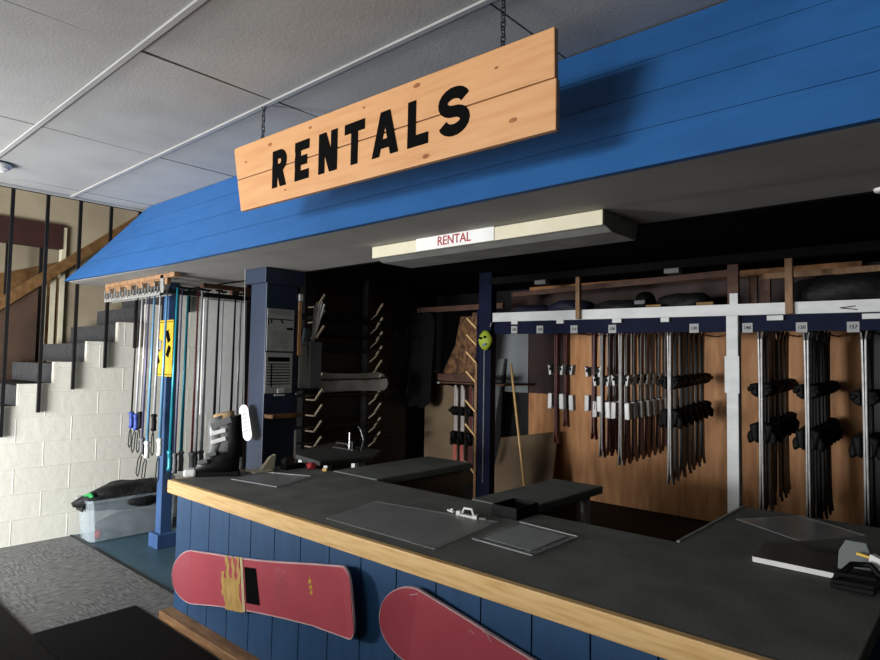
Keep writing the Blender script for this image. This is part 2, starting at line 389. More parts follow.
# stockroom shell
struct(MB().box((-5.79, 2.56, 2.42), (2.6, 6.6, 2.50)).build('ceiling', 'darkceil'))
struct(MB().box((-4.18, 6.3, 0), (-.82, 6.4, 2.66)).build('wall_back', 'plywood'))
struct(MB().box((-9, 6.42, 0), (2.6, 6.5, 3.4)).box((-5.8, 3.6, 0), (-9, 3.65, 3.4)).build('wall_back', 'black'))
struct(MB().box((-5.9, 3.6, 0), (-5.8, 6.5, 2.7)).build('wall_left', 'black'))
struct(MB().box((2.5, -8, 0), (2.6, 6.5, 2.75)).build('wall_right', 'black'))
struct(MB().box((-4.3, -.75, 0), (2.5, -.65, .98)).build('shade_blocker', 'darkply'))  # added unseen blocker behind the camera, shades the low counter front
struct(MB().box((-7.9, -8.1, 0), (2.6, -8, 3.4)).build('wall_front', 'soffit'))
for x in (-3.3, -2.72, -2.12, -1.52, -.95):
    pass

# pillars
def pillar(x0, x1, y0, y1, top, crown, base, label, m='pillar'):
    g = empty('pillar', ((x0+x1)/2, (y0+y1)/2, 0), label, 'pillar')
    MB().box((x0, y0, 0), (x1, y1, top)).build('shaft', m, g, bevel=.006)
    if crown: MB().box((x0-.03, y0-.03, top-.10), (x1+.03, y1+.03, top)).build('crown', m, g, bevel=.005)
    if base: MB().box((x0-.035, y0-.035, 0), (x1+.035, y1+.035, .11)).build('base', m, g, bevel=.006)
pillar(-3.77, -3.58, 2.28, 2.53, 2.107, True, True, 'square dark blue pillar behind the counter end with pinned notices')
pillar(-5.03, -4.94, 2.25, 2.34, 2.107, False, True, 'slim blue post beside the storage bin behind hanging ski poles', 'bluepost')

# ------------------------------------------------------------------ counter
C = empty('rental_counter', (-2, 1.75, 0), 'long rental counter with blue boarded front, pine edge and black carpeted top', 'counter')
CT = .79
xs_ = [-3.60]
x = -3.426
while x < -.3: xs_.append(x); x += .2085
xs_.append(-.30)
for a, b in zip(xs_, xs_[1:]): pass
fp = MB()
for a, b in zip(xs_, xs_[1:]): fp.box((a+.003, 1.735, 0), (b-.003, 1.76, .745))
fp.box((-3.60, 1.76, 0), (-.30, 1.775, .745)); fp.box((-3.60, 1.76, 0), (-3.58, 2.25, .745)); fp.box((-.32, 1.76, 0), (-.30, 3.4, .745))
fp.build('front_panel', 'navy', C)
ct = MB()
def slab(poly, z0=.745, z1=CT): ct.prism([(a, b, z0) for a, b in poly], (0, 0, z1-z0))
slab([(-3.585, 1.70), (-.26, 1.70), (-.26, 3.42), (-.965, 3.42), (-.965, 2.54), (-1.70, 2.54), (-2.03, 2.54), (-2.74, 2.54), (-3.19, 2.54), (-3.57, 2.54), (-3.585, 2.25)])
ct.build('countertop', 'counter', C, bevel=.004)
MB().box((-3.18, 2.545, .75), (-2.76, 3.45, .795)).build('return_top', 'counter2', C, bevel=.008)
MB().box((-2.04, 2.545, .75), (-1.71, 3.36, .795)).build('return_top', 'counter2', C, bevel=.008)
MB().box((-3.592, 1.672, .718), (-.255, 1.702, CT+.002)).build('edge_trim', 'trimwood', C, bevel=.004)
MB().box((-3.600, 1.672, .718), (-3.585, 2.25, CT+.001)).build('edge_trim', 'trimwood', C, bevel=.004)
MB().box((-3.61, 1.655, 0), (-.26, 1.735, .05)).build('kick_board', 'kickwood', C, bevel=.004)
MB().box((-.975, 2.55, .70), (-.962, 3.42, CT+.003)).build('edge_trim', 'greyenamel', C)
MB().box((-2.80, 2.56, 0), (-2.83, 3.40, .75)).build('side_panel', 'tanply', C)
MB().box((-1.79, 2.56, 0), (-1.82, 3.2, .75)).build('side_panel', 'tanply', C)
MB().box((-1.80, 3.26, 0), (-1.76, 3.30, .75)).build('leg', 'whitewood', C)
MB().box((-.97, 2.56, 0), (-.95, 3.4, .70)).build('side_panel', 'black', C)

# low carpeted bench beyond the counter's right end
tag(MB().box((-.24, 1.75, 0), (.9, 2.9, .5)).build('low_bench', 'carpet', bevel=.01), 'low grey carpeted bench past the right end of the counter', 'bench')
# thin dark sheets flat on the floor
tag(MB().box((-3.88, 1.10, 0.001), (.9, 1.64, .012)).build('floor_sheet', 'mat', bevel=.004), 'black floor sheet lying along the foot of the counter', 'mat')
tag(MB().box((-4.9, -1.5, 0.001), (.9, 1.09, .014)).build('floor_sheet', 'darksheet', bevel=.004), 'dark charcoal sheet at the lower left corner of the view', 'mat')

# ------------------------------------------------------------------ snowboards on counter front
def board_outline(L, W, r0=1.0, r1=1.0, n=14):
    """half outline as (u, halfwidth); r0/r1 = end length relative to half width"""
    out = []
    e0, e1 = W/2*r0, W/2*r1
    for i in range(n+1):
        a = PI/2*i/n; out.append((e0*(1-math.cos(a)), W/2*math.sin(a)**(1/ (1 if r0 > .7 else 1.8))))
    for t in (.2, .35, .5, .65, .8):
        u_ = e0+(L-e0-e1)*t; out.append((u_, W/2*(1-.13*math.sin(PI*t))))
    for i in range(n, -1, -1):
        a = PI/2*i/n; out.append((L-e1*(1-math.cos(a)), W/2*max(0, math.sin(a))**(1 if r1 > .7 else .5)))
    return out
def snowboard(name, origin, ang, L, W, label, m='red', edge='rededge', r0=1.05, r1=.5, tip=.05, th=.011, group=None, graphics=None, plane='front', cat='snowboard', rim=.006):
    g = empty(name, origin, label, cat, group)
    O = Vector(origin)
    if plane == 'front': U = Vector((math.cos(ang), 0, math.sin(ang))); V = Vector((-math.sin(ang), 0, math.cos(ang))); N = Vector((0, -1, 0))
    else: U, V, N = plane
    def lift(u_):
        e = .26
        a = max(0, (e-u_)/e); b = max(0, (u_-(L-e))/e)
        return tip*(a*a+b*b)
    ol = board_outline(L, W, r0, r1)
    def surf(off, shrink, mm, nm):
        b = MB(); rows = []
        for u_, hw in ol:
            uu = u_
            h = max(hw-shrink, .0005); uu = min(max(u_, shrink), L-shrink)
            rows.append([O+U*uu+V*h*s+N*(lift(u_)+off) for s in (-1, -.5, 0, .5, 1)])
        top = [[b.bm.verts.new(p) for p in R] for R in rows]; bot = [[b.bm.verts.new(p-N*th) for p in R] for R in rows]
        for G in (top, bot):
            for A, B in zip(G, G[1:]):
                for i in range(4): b.bm.faces.new((A[i], A[i+1], B[i+1], B[i]))
        for A, B, A2, B2 in zip(top, top[1:], bot, bot[1:]):
            b.bm.faces.new((A[0], B[0], B2[0], A2[0])); b.bm.faces.new((A[4], B[4], B2[4], A2[4]))
        for A, A2 in ((top[0], bot[0]), (top[-1], bot[-1])):
            for i in range(4): b.bm.faces.new((A[i], A[i+1], A2[i+1], A2[i]))
        return b.build(nm, mm, g, smooth=False)
    surf(0, 0, edge, 'edge'); surf(.0012, rim, m, 'base')
    def P(u_, v_, off=.003): return O+U*u_+V*v_+N*(lift(u_)+off)
    if graphics: graphics(g, P, L, W)
    return g, P
def patch(g, P, pts, m, name, off=.003):
    b = MB(); us = [p[0] for p in pts]
    a = [b.bm.verts.new(P(u_, v_, off)) for u_, v_ in pts]; b.bm.faces.new(a)
    return b.build(name, m, g)
def graf1(g, P, L, W):
    # worn yellow flames, cream stripe, black block, faint seal, small yellow mark
    h = W/2
    for k, (u0, u1, v0, v1) in enumerate([(.47, .64, -.136, .02), (.50, .535, .0, .132), (.56, .59, .0, .128), (.45, .49, -.07, .05), (.61, .64, .0, .13)]):
        nseg = 6; pts = []
        for i in range(nseg+1): pts.append((u0+.008*math.sin(i*2.1+k), v0+(v1-v0)*i/nseg))
        for i in range(nseg, -1, -1): pts.append((u1+.008*math.sin(i*1.7+k)-.2*(u1-u0)*i/nseg, v0+(v1-v0)*i/nseg))
        patch(g, P, pts, 'yellow', 'flame_print', .0022+.0004*k)
    patch(g, P, [(.645, -.13), (.668, -.13), (.668, .13), (.645, .13)], 'cream2', 'stripe', .0044)
    patch(g, P, [(.682, -.085), (.80, -.085), (.785, .085), (.682, .085)], 'ink', 'black_block', .0046)
    rn = random.Random(5); b = MB()
    for i in range(150):
        a = rn.random()*6.28; q = rn.uniform(.2, 1); uu = .99+.06*q*math.cos(a); vv = .015+.09*q*math.sin(a); d = rn.uniform(.002, .006); e = rn.uniform(.0007, .0013)
        t = rn.random()*3; dx, dy = math.cos(t), math.sin(t)
        vs = [b.bm.verts.new(P(uu+dx*d*i_-dy*e*j_, vv+dy*d*i_+dx*e*j_, .0034)) for i_, j_ in ((-1, -1), (1, -1), (1, 1), (-1, 1))]
        b.bm.faces.new(vs)
    for i in range(14):
        a0 = .6+2*i/14; a1 = a0+.1
        vs = [b.bm.verts.new(P(.99+rr*.055*math.cos(a_), .06+rr*.035*math.sin(a_), .0034)) for a_, rr in ((a0, 1), (a1, 1), (a1, .9), (a0, .9))]
        b.bm.faces.new(vs)
    b.build('worn_print', 'pinkscuff', g)
    b = MB()
    for i, (u0, v0, du, dv) in enumerate([(1.205, .045, .022, .020), (1.208, .022, .022, .018), (1.212, .000, .022, .018)]):
        vs = [b.bm.verts.new(P(u0+a*du, v0+c*dv+a*.004, .0034)) for a, c in ((0, 0), (1, .1), (.9, 1), (.1, .9))]; b.bm.faces.new(vs)
    b.build('yellow_mark', 'yellow2', g)
    patch(g, P, [(1.214, .072), (1.219, .072), (1.218, .09)], 'yellow2', 'yellow_mark', .0034)
snowboard('snowboard', (-3.455, 1.705, .275), .163, 1.56, .285, 'red snowboard with yellow flames and black block, left of the two on the counter front', graphics=graf1, r0=1.0, r1=.62, tip=.055)
def graf2(g, P, L, W):
    b = MB()
    for (u0, v0, a, l) in ((.13, .118, .5, .02), (.40, .10, 0, .014), (.47, .118, -.7, .02), (.465, .125, .1, .02)):
        dx, dy = math.cos(a)*l, math.sin(a)*l
        vs = [b.bm.verts.new(P(u0+dx*i-dy*.09*j, v0+dy*i+dx*.09*j, .0034)) for i, j in ((-1, -1), (1, -1), (1, 1), (-1, 1))]; b.bm.faces.new(vs)
    for i in range(20):
        a0 = 2*PI*i/20; a1 = a0+.3
        vs = [b.bm.verts.new(P(.66+rr*.07*math.cos(a_), .02+rr*.07*math.sin(a_), .0034)) for a_, rr in ((a0, 1), (a1, 1), (a1, .95), (a0, .95))]; b.bm.faces.new(vs)
    b.build('scuff', 'rededge', g)
snowboard('snowboard', (-1.765, 1.705, .545), -.16, 1.45, .285, 'plain red snowboard with pale chipped edge, right of the two on the counter front', graphics=graf2, r0=1.0, r1=1.0, tip=.05)

# ------------------------------------------------------------------ RENTALS sign
S = empty('rentals_sign', (-1.83, 1.55, 2.18), 'two-plank pine sign reading RENTALS hung from the ceiling by chains', 'sign')
tp = MB(); tp.prism([(-2.695, 1.535, 2.359), (-.938, 1.535, 2.338), (-.940, 1.535, 2.490), (-2.722, 1.535, 2.519), (-2.732, 1.535, 2.508)], (0, .022, 0)); tp.build('upper_plank', 'signwood', S, bevel=.003)
tp = MB(); tp.prism([(-2.652, 1.535, 2.200), (-.933, 1.535, 2.180), (-.933, 1.535, 2.334), (-2.693, 1.535, 2.354)], (0, .022, 0)); tp.build('lower_plank', 'signwood', S, bevel=.003)
MB().box((-2.5, 1.558, 2.21), (-2.44, 1.575, 2.50)).box((-1.2, 1.558, 2.19), (-1.14, 1.575, 2.48)).build('batten', 'signwood', S)
kb = MB()
for x, z, rr in ((-2.42, 2.47, .011), (-2.12, 2.475, .008), (-1.50, 2.475, .012), (-1.085, 2.245, .011), (-2.62, 2.43, .007), (-2.29, 2.24, .006), (-1.45, 2.21, .012), (-1.78, 2.47, .006), (-1.15, 2.43, .006)):
    kb.prism([(x+rr*1.5*math.cos(2*PI*i/10), 1.5345, z+rr*.7*math.sin(2*PI*i/10)) for i in range(10)], (0, .002, 0))
kb.build('knot', 'knot', S)
def stroke(b, pts, wd, y=1.5335, th=.003, closed=False, O=(0, 0), sx=1.0, sz=1.0):
    pts = [Vector(p) for p in pts]; L_, R_ = [], []
    for i, p in enumerate(pts):
        d0 = (p-pts[i-1]).normalized() if i else (pts[1]-p).normalized()
        d1 = (pts[i+1]-p).normalized() if i < len(pts)-1 else d0
        t = (d0+d1).normalized(); nn = Vector((-t.y, t.x)); k = wd/2/max(.4, nn.dot(Vector((-d0.y, d0.x))))
        L_.append(p+nn*k); R_.append(p-nn*k)
    def Q(p): return (O[0]+p.x*sx, y, O[1]+p.y*sz)
    for i in range(len(pts)-1):
        a = [Q(L_[i]), Q(L_[i+1]), Q(R_[i+1]), Q(R_[i])]
        b.prism(a, (0, th, 0))
def arc(cx, cy, rx, ry, a0, a1, n=10): return [(cx+rx*math.cos(a0+(a1-a0)*i/n), cy+ry*math.sin(a0+(a1-a0)*i/n)) for i in range(n+1)]
H = .167; T_ = .040
def letter(ch, x, z, wd):
    b = MB(); A = T_/2; cnt = [0]
    def s(p, t=T_):
        cnt[0] += 1; stroke(b, p, t, O=(x, z), y=1.5335-.0007*cnt[0])
    def para(x0_, x1_, w_, z0_=0, z1_=None):
        z1_ = H if z1_ is None else z1_
        cnt[0] += 1; b.prism([(x+x0_-w_/2, 1.5335-.0007*cnt[0], z+z0_), (x+x0_+w_/2, 1.5335-.0007*cnt[0], z+z0_), (x+x1_+w_/2, 1.5335-.0007*cnt[0], z+z1_), (x+x1_-w_/2, 1.5335-.0007*cnt[0], z+z1_)], (0, .003, 0))
    if ch == 'R':
        s([(A, 0), (A, H)]); s([(0, H-A)]+arc(wd*.5, H-A-(H*.5-A)*.5, wd*.5-A, (H*.5-A)*.5, PI/2, -PI/2, 10)+[(0, H*.5)]); para(wd-A*1.15, wd*.48, T_*1.12, 0, H*.5)
    if ch == 'E':
        s([(A, 0), (A, H)])
        for q, l in ((A, 1), (H/2, .86), (H-A, 1)): s([(0, q), (wd*l, q)])
    if ch == 'N': s([(A, 0), (A, H)]); s([(wd-A, 0), (wd-A, H)]); para(wd-A*1.2, A*1.2, T_*1.15)
    if ch == 'T': s([(wd/2, 0), (wd/2, H)]); s([(0, H-A), (wd, H-A)])
    if ch == 'A': para(A, wd/2-A*.25, T_*1.02); para(wd-A, wd/2+A*.25, T_*1.02); s([(wd*.2, H*.27), (wd*.8, H*.27)], T_*.85)
    if ch == 'L': s([(A, 0), (A, H)]); s([(0, A), (wd, A)])
    if ch == 'S':
        rx = wd/2-A; ry = (H-T_)/4
        s(arc(wd/2, H-A-ry, rx, ry, .25, PI*1.5, 14)+arc(wd/2, A+ry, rx, ry, PI/2, -PI+.25, 14)[1:])
    return b.build('letter', 'ink', S)
for ch, x, z, wd in (('R', -2.392, 2.262, .108), ('E', -2.220, 2.262, .098), ('N', -2.056, 2.260, .120), ('T', -1.890, 2.259, .118), ('A', -1.728, 2.257, .140), ('L', -1.540, 2.255, .100), ('S', -1.394, 2.252, .138)):
    letter(ch, x, z, wd)
def chain(x, z0, z1, y=1.55):
    L = .030; k = 0; z = z0; g = S
    b = MB()
    while z < z1:
        pts = []
        for i in range(13):
            a = 2*PI*i/12; d = .008*math.cos(a); e = (L/2+.004)*math.sin(a)
            pts.append((x+(d if k % 2 else 0), y+(0 if k % 2 else d), z+L/2+e))
        b.tube(pts, .0022, 5, cap=False); z += L-.006; k += 1
    b.build('chain', 'dmetal', S, smooth=True)
    MB().tube([(x, y, z1-.012), (x+.006, y, z1), (x+.02, y, z1+.001)], .003, 5).build('hook', 'dmetal', S)
chain(-2.505, 2.505, ZC-.004); chain(-1.137, 2.485, ZC-.004)

# smoke detector at the left
g = empty('smoke_detector', (-4.56, .97, ZC), 'round white smoke detector on ceiling at the left edge', 'smoke detector')
MB().tube([(-4.56, .97, ZC-.002), (-4.56, .97, ZC-.012), (-4.56, .97, ZC-.03), (-4.56, .97, ZC-.042)], [.085, .085, .07, .045], 28).build('housing', 'white', g)
MB().tube([(-4.56, .97, ZC-.041), (-4.56, .97, ZC-.048)], [.02, .015], 16).build('button', 'greyenamel', g)

# fluorescent fixture with RENTAL strip
g = empty('light_fixture', (-1.79, 2.3, 2.107), 'long unlit fluorescent fixture under the soffit carrying a RENTAL label', 'light fixture')
MB().box((-2.46, 2.200, 2.045), (-1.125, 2.215, 2.106)).build('front_rail', 'cream', g, bevel=.003)
MB().prism([(-2.46, 2.215, 2.048), (-2.46, 2.28, 2.03), (-2.46, 2.50, 2.03), (-2.46, 2.53, 2.106), (-2.46, 2.215, 2.106)], (1.335, 0, 0)).build('housing', 'greyenamel', g, bevel=.003)
MB().box((-2.13, 2.196, 2.046), (-1.65, 2.200, 2.108)).build('label_strip', 'white', g)
text('label_text', 'RENTAL', (-1.885, 2.195, 2.078), .062, 'redink', g, sx=.92, ext=.0006, bold=.0004)

tag(MB().tube([(-.262, 2.525, 2.107), (-.262, 2.525, 2.098), (-.262, 2.525, 2.094)], [.03, .028, .02], 18).build('puck_light', 'white'), 'small round white puck light at the right end of the soffit', 'light')
# ------------------------------------------------------------------ acrylic sheets on the counter
def sheet(pts, label, inner=None, rim=False, z=CT+.0015):
    cx = sum(p[0] for p in pts)/4; cy = sum(p[1] for p in pts)/4
    g = empty('acrylic_sheet', (cx, cy, z), label, 'acrylic sheet')
    def sc(k, zz): return [(cx+(p[0]-cx)*k, cy+(p[1]-cy)*k, zz) for p in pts]
    b = MB(); b.prism(sc(1, z), (0, 0, .004)); b.build('cover', 'clear', g, bevel=.001)
    if inner:
        b = MB(); b.prism(sc(inner, z+.0045), (0, 0, .001)); b.build('insert', 'acry_paper', g)
    if rim:
        b = MB(); P_ = sc(1.0, z+.005)
        for i in range(4): b.bar(P_[i], P_[(i+1) % 4], .0035, .003)
        b.build('rim', 'clearrim', g)
    return g
sheet([(-3.35, 1.933), (-2.972, 1.995), (-3.109, 2.326), (-3.408, 2.205)], 'clear acrylic sheet on counter beside the ski boot', rim=True)
sheet([(-2.246, 1.768), (-1.590, 1.769), (-1.663, 2.27), (-2.343, 2.151)], 'large smoky acrylic sheet in the middle of the counter')
sheet([(-1.575, 1.976), (-1.282, 1.962), (-1.285, 2.306), (-1.592, 2.331)], 'small framed acrylic sheet with grey insert beside the binding buckle', .78, True)
sheet([(-.606, 2.904), (-.425, 3.209), (-.708, 3.40), (-.908, 3.099)], 'clear acrylic sheet near the far end of the right counter wing')
g = empty('card_tray', (-1.68, 2.44, CT), 'low black open tray on the counter behind the clear buckle', 'tray')
MB().box((-1.76, 2.35, CT+.001), (-1.62, 2.53, CT+.008)).build('base', 'bindblack', g, bevel=.002)
for a_, b_ in (((-1.76, 2.35), (-1.62, 2.36)), ((-1.76, 2.52), (-1.62, 2.53)), ((-1.76, 2.36), (-1.75, 2.52)), ((-1.63, 2.36), (-1.62, 2.52))):
    MB().box((*a_, CT+.008), (*b_, CT+.055)).build('wall', 'bindblack', g, bevel=.002)
# clear buckle parts
g = empty('binding_buckle', (-1.80, 2.25, CT), 'small clear plastic binding buckle beside acrylic sheet on counter', 'buckle')
MB().box((-1.86, 2.235, CT+.001), (-1.775, 2.262, CT+.010)).build('base_bar', 'white', g, bevel=.002)
MB().tube([(-1.855, 2.25, CT+.008), (-1.845, 2.255, CT+.035), (-1.80, 2.255, CT+.038), (-1.785, 2.25, CT+.010)], .006, 6).build('arch', 'white', g, smooth=True)
MB().rbox((-1.868, 2.245, CT+.012), (.022, .03, .022), (0, 0, .3)).build('foot', 'white', g, bevel=.003)
MB().rbox((-1.77, 2.245, CT+.010), (.022, .03, .018), (0, 0, .3)).build('foot', 'white', g, bevel=.003)
tag(MB().rbox((-1.735, 2.25, CT+.007), (.03, .012, .010), (0, 0, .6)).build('plastic_clip', 'greyenamel', bevel=.002), 'loose grey plastic clip right of the clear buckle', 'clip')
tag(MB().rbox((-1.935, 2.265, CT+.006), (.05, .016, .008), (0, 0, -.3)).rbox((-1.93, 2.268, CT+.013), (.012, .012, .010)).build('plastic_clip', 'white', bevel=.002), 'loose white plastic clip left of the clear buckle', 'clip')

# snowboard lying on the right counter wing with binding
g, P = snowboard('snowboard', (-.68, 2.60, CT+.02), 0, 1.45, .26, 'black snowboard with bright white edge lying across right end of counter', m='boardblack', edge='white', r0=.12, r1=1.0, tip=.004, th=.018, rim=.0008,
    plane=(Vector((1, .0, 0)), Vector((0, 1, 0)), Vector((0, 0, 1))))
g = empty('snowboard_binding', (-.33, 2.5, CT+.02), 'black strap binding with white label on the snowboard at right edge', 'binding')
z = CT+.016
MB().prism([(-.415, 2.30, z), (-.27, 2.30, z), (-.25, 2.58, z), (-.40, 2.58, z)], (0, 0, .022)).build('base_plate', 'bindblack', g, bevel=.006)
MB().bar((-.41, 2.30, z+.03), (-.27, 2.32, z+.03), .03, .022).build('toe_strap', 'bindblack', g, bevel=.007)
MB().bar((-.41, 2.355, z+.045), (-.27, 2.38, z+.045), .03, .022).build('toe_strap', 'bindblack', g, bevel=.007)
MB().loft([[(-.43, 2.56, z+.01), (-.31, 2.56, z+.01), (-.31, 2.60, z+.01), (-.43, 2.60, z+.01)], [(-.435, 2.62, z+.07), (-.32, 2.62, z+.07), (-.32, 2.64, z+.07), (-.435, 2.64, z+.07)], [(-.415, 2.66, z+.11), (-.34, 2.66, z+.11), (-.34, 2.675, z+.11), (-.415, 2.675, z+.11)]]).build('highback', 'greypanel', g, bevel=.004)
MB().tube([(-.40, 2.34, z+.03), (-.36, 2.44, z+.07), (-.30, 2.46, z+.075), (-.26, 2.40, z+.05)], .012, 8).build('ankle_strap', 'bindblack', g, smooth=True)
MB().rbox((-.275, 2.50, z+.075), (.075, .03, .05), (0, .2, -.5)).build('label', 'white', g, bevel=.003)
MB().rbox((-.33, 2.575, z+.078), (.07, .012, .01), (0, .1, -.2)).build('strap_tip', 'yellow2', g)
MB().box((-.33, 2.60, z), (-.25, 2.68, z+.055)).build('heel_cup', 'tanply', g, bevel=.006)

g.scale = (.82, .82, .82); g.location = (-.335, 2.49, CT+.018)
# ------------------------------------------------------------------ ski boot on the counter's left end
def boot():
    g = empty('ski_boot', (-3.49, 1.95, CT), 'grey and black ski boot with white toe standing on left end of counter', 'ski boot')
    x0 = -3.49; y0 = 1.80   # toe at y0, heel y0+.31
    def ring(cy, cz, wx, wy, wz, tilt=0, n=12, y_dir=None):
        R = []
        for i in range(n):
            a = 2*PI*i/n; sx_ = math.copysign(abs(math.cos(a))**.7, math.cos(a)); sy_ = math.copysign(abs(math.sin(a))**.7, math.sin(a))
            yy = sy_*wy; R.append(Vector((x0+sx_*wx, y0+cy+yy, CT+cz+yy*tilt)))
        return R
    MB().box((x0-.042, y0-.015, CT+.001), (x0+.042, y0+.06, CT+.042)).build('toe_lug', 'white', g, bevel=.016, seg=3)
    MB().box((x0-.036, y0+.05, CT+.001), (x0+.036, y0+.30, CT+.030)).build('sole', 'bindblack', g, bevel=.006)
    b = MB(); b.loft([ring(.165, .028, .046, .130, 0), ring(.170, .06, .052, .128, 0, .03), ring(.195, .095, .050, .105, 0, .25), ring(.225, .135, .048, .075, 0, .3), ring(.235, .17, .05, .07, 0, .2)]); b.build('shell', 'bindblack', g, smooth=True)
    b = MB(); b.loft([ring(.095, .055, .050, .050, 0, .2), ring(.105, .085, .047, .045, 0, .4), ring(.125, .105, .03, .04, 0, .5)]); b.build('forefoot_cover', 'bootgrey', g, smooth=True)
    b = MB(); b.loft([ring(.232, .14, .054, .074, 0, .15), ring(.225, .20, .056, .072, 0, .12), ring(.215, .26, .058, .072, 0, .18), ring(.208, .315, .060, .075, 0, .25)]); b.build('cuff', 'bootgrey', g, smooth=True)
    b = MB(); b.loft([ring(.262, .10, .058, .056, 0, .15), ring(.262, .20, .061, .050, 0, .12), ring(.256, .26, .063, .048, 0, .18), ring(.252, .325, .062, .046, 0, .25)]); b.build('rear_spoiler', 'bindblack', g, smooth=True)
    b = MB(); b.loft([ring(.150, .10, .045, .04, 0, .9), ring(.170, .17, .056, .05, 0, .5), ring(.162, .25, .059, .05, 0, .3), ring(.155, .325, .060, .05, 0, .3)]); b.build('tongue', 'bootgrey', g, smooth=True)
    b = MB(); b.loft([ring(.202, .30, .05, .062, 0, .2), ring(.196, .345, .048, .058, 0, .2)]); b.build('liner', 'boottan', g, smooth=True)
    for cy, cz, m_, ln in ((.085, .085, 'bootgrey', .055), (.13, .125, 'bootgrey', .06), (.17, .20, 'bindwhite', .085), (.165, .245, 'bindwhite', .09)):
        MB().rbox((x0+.054, y0+cy+.01, CT+cz), (.016, ln, .022), (.25, 0, 0)).build('buckle', m_, g, bevel=.003)
    MB().rbox((x0+.056, y0+.19, CT+.295), (.014, .12, .038), (.35, 0, 0)).build('power_strap', 'bootgrey', g, bevel=.003)
boot()
g = [o for o in COL.objects if o.name.startswith('ski_boot')][0]; g.location = (-3.54, 1.925, CT); g.rotation_euler = (0, 0, -.62); g.scale = (1.12, 1.02, 1.1)
# cream heel piece left standing near the pillar
g = empty('loose_binding', (-3.47, 2.18, CT), 'cream plastic heel piece tipped up behind the ski boot', 'binding')
MB().box((-3.52, 2.13, CT+.001), (-3.42, 2.27, CT+.012)).build('plate', 'cream', g, bevel=.003)
MB().prism([(-3.46, 2.20, CT+.01), (-3.46, 2.30, CT+.01), (-3.46, 2.31, CT+.10), (-3.46, 2.27, CT+.085), (-3.46, 2.24, CT+.05)], (-.03, 0, 0)).build('lever', 'cream', g, bevel=.003)
g = empty('tape_dispenser', (-3.40, 2.42, CT), 'black tape dispenser on the counter at foot of blue pillar', 'tape dispenser')
MB().box((-3.46, 2.34, CT+.001), (-3.40, 2.50, CT+.03)).build('base', 'bindblack', g, bevel=.006)
MB().tube([(-3.455, 2.38, CT+.05), (-3.405, 2.38, CT+.05)], .035, 16).build('roll', 'dmetal', g)
tag(MB().blob((-3.33, 2.49, CT+.022), (.03, .03, .02), 4, .25, flat=.02).build('red_clip', 'pinkred', smooth=True), 'small coral red clip lying at the back edge of counter', 'clip')
tag(MB().rbox((-3.20, 2.50, CT+.012), (.03, .018, .02), (0, 0, .5)).build('pencil_stub', 'yellow', bevel=.003), 'small yellow wooden stub on the counter back edge', 'stub')

# ------------------------------------------------------------------ notices and bits on the big pillar
X = -3.577
g = empty('rental_notice', (X, 2.39, 1.7), 'upper paper notice with small diagram pinned on the blue pillar', 'notice')
MB().box((X, 2.287, 1.556), (X+.003, 2.497, 1.838)).build('sheet', 'paper', g)
b = MB(); b.box((X+.003, 2.292, 1.765), (X+.0038, 2.488, 1.772)); b.box((X+.003, 2.315, 1.74), (X+.0038, 2.325, 1.77)); b.rbox((X+.0034, 2.40, 1.755), (.0008, .01, .03), (.5, 0, 0)); b.box((X+.003, 2.44, 1.70), (X+.0038, 2.49, 1.715)); b.box((X+.003, 2.292, 1.73), (X+.0038, 2.30, 1.765))
b.build('diagram', 'ink', g)
b = MB()
for i in range(4): b.box((X+.003, 2.30, 1.80+.009*i), (X+.0036, 2.48, 1.803+.009*i))
for i in range(9): b.box((X+.003, 2.33, 1.58+.013*i), (X+.0036, 2.45+.02*(i % 2), 1.5825+.013*i))
b.build('print', 'greygrip', g)
g = empty('price_list', (X, 2.39, 1.4), 'lower ruled list sheet pinned on the blue pillar below the notice', 'notice')
MB().box((X, 2.284, 1.275), (X+.003, 2.493, 1.545)).build('sheet', 'paper', g)
b = MB(); b.box((X+.003, 2.30, 1.485), (X+.0038, 2.47, 1.515))
for i in range(8): b.box((X+.003, 2.295, 1.465-.019*i), (X+.0038, 2.475, 1.4715-.019*i))
b.box((X+.003, 2.325, 1.315), (X+.004, 2.335, 1.47)); b.build('print', 'ink', g)
MB().rbox((X+.006, 2.405, 1.292), (.006, .05, .03), (.1, 0, 0)).build('tape', 'white', g)
MB().rbox((X+.006, 2.395, 1.262), (.006, .08, .01), (0, 0, 0)).build('tape', 'white', g)
tag(MB().box((-3.62, 2.535, 1.53), (-3.575, 2.56, 1.90)).build('wood_strip', 'signwood', bevel=.002), 'narrow vertical wood strip on the far edge of the blue pillar', 'wood strip')
tag(MB().box((-3.61, 2.535, 1.905), (-3.57, 2.565, 1.955)).build('switch_box', 'white', bevel=.003), 'small white box above the wood strip on the pillar', 'box')
tag(MB().prism([(X, 2.285, 1.115), (X+.10, 2.285, 1.115), (X+.10, 2.50, 1.115), (X+.06, 2.55, 1.115), (X, 2.55, 1.115)], (0, 0, .025)).build('small_shelf', 'brownboard', bevel=.003), 'small brown wooden shelf low on the blue pillar', 'shelf')
tag(MB().box((X, 2.525, .80), (X+.01, 2.535, 1.02)).build('white_strip', 'white'), 'thin white strip standing at the pillar foot', 'strip')
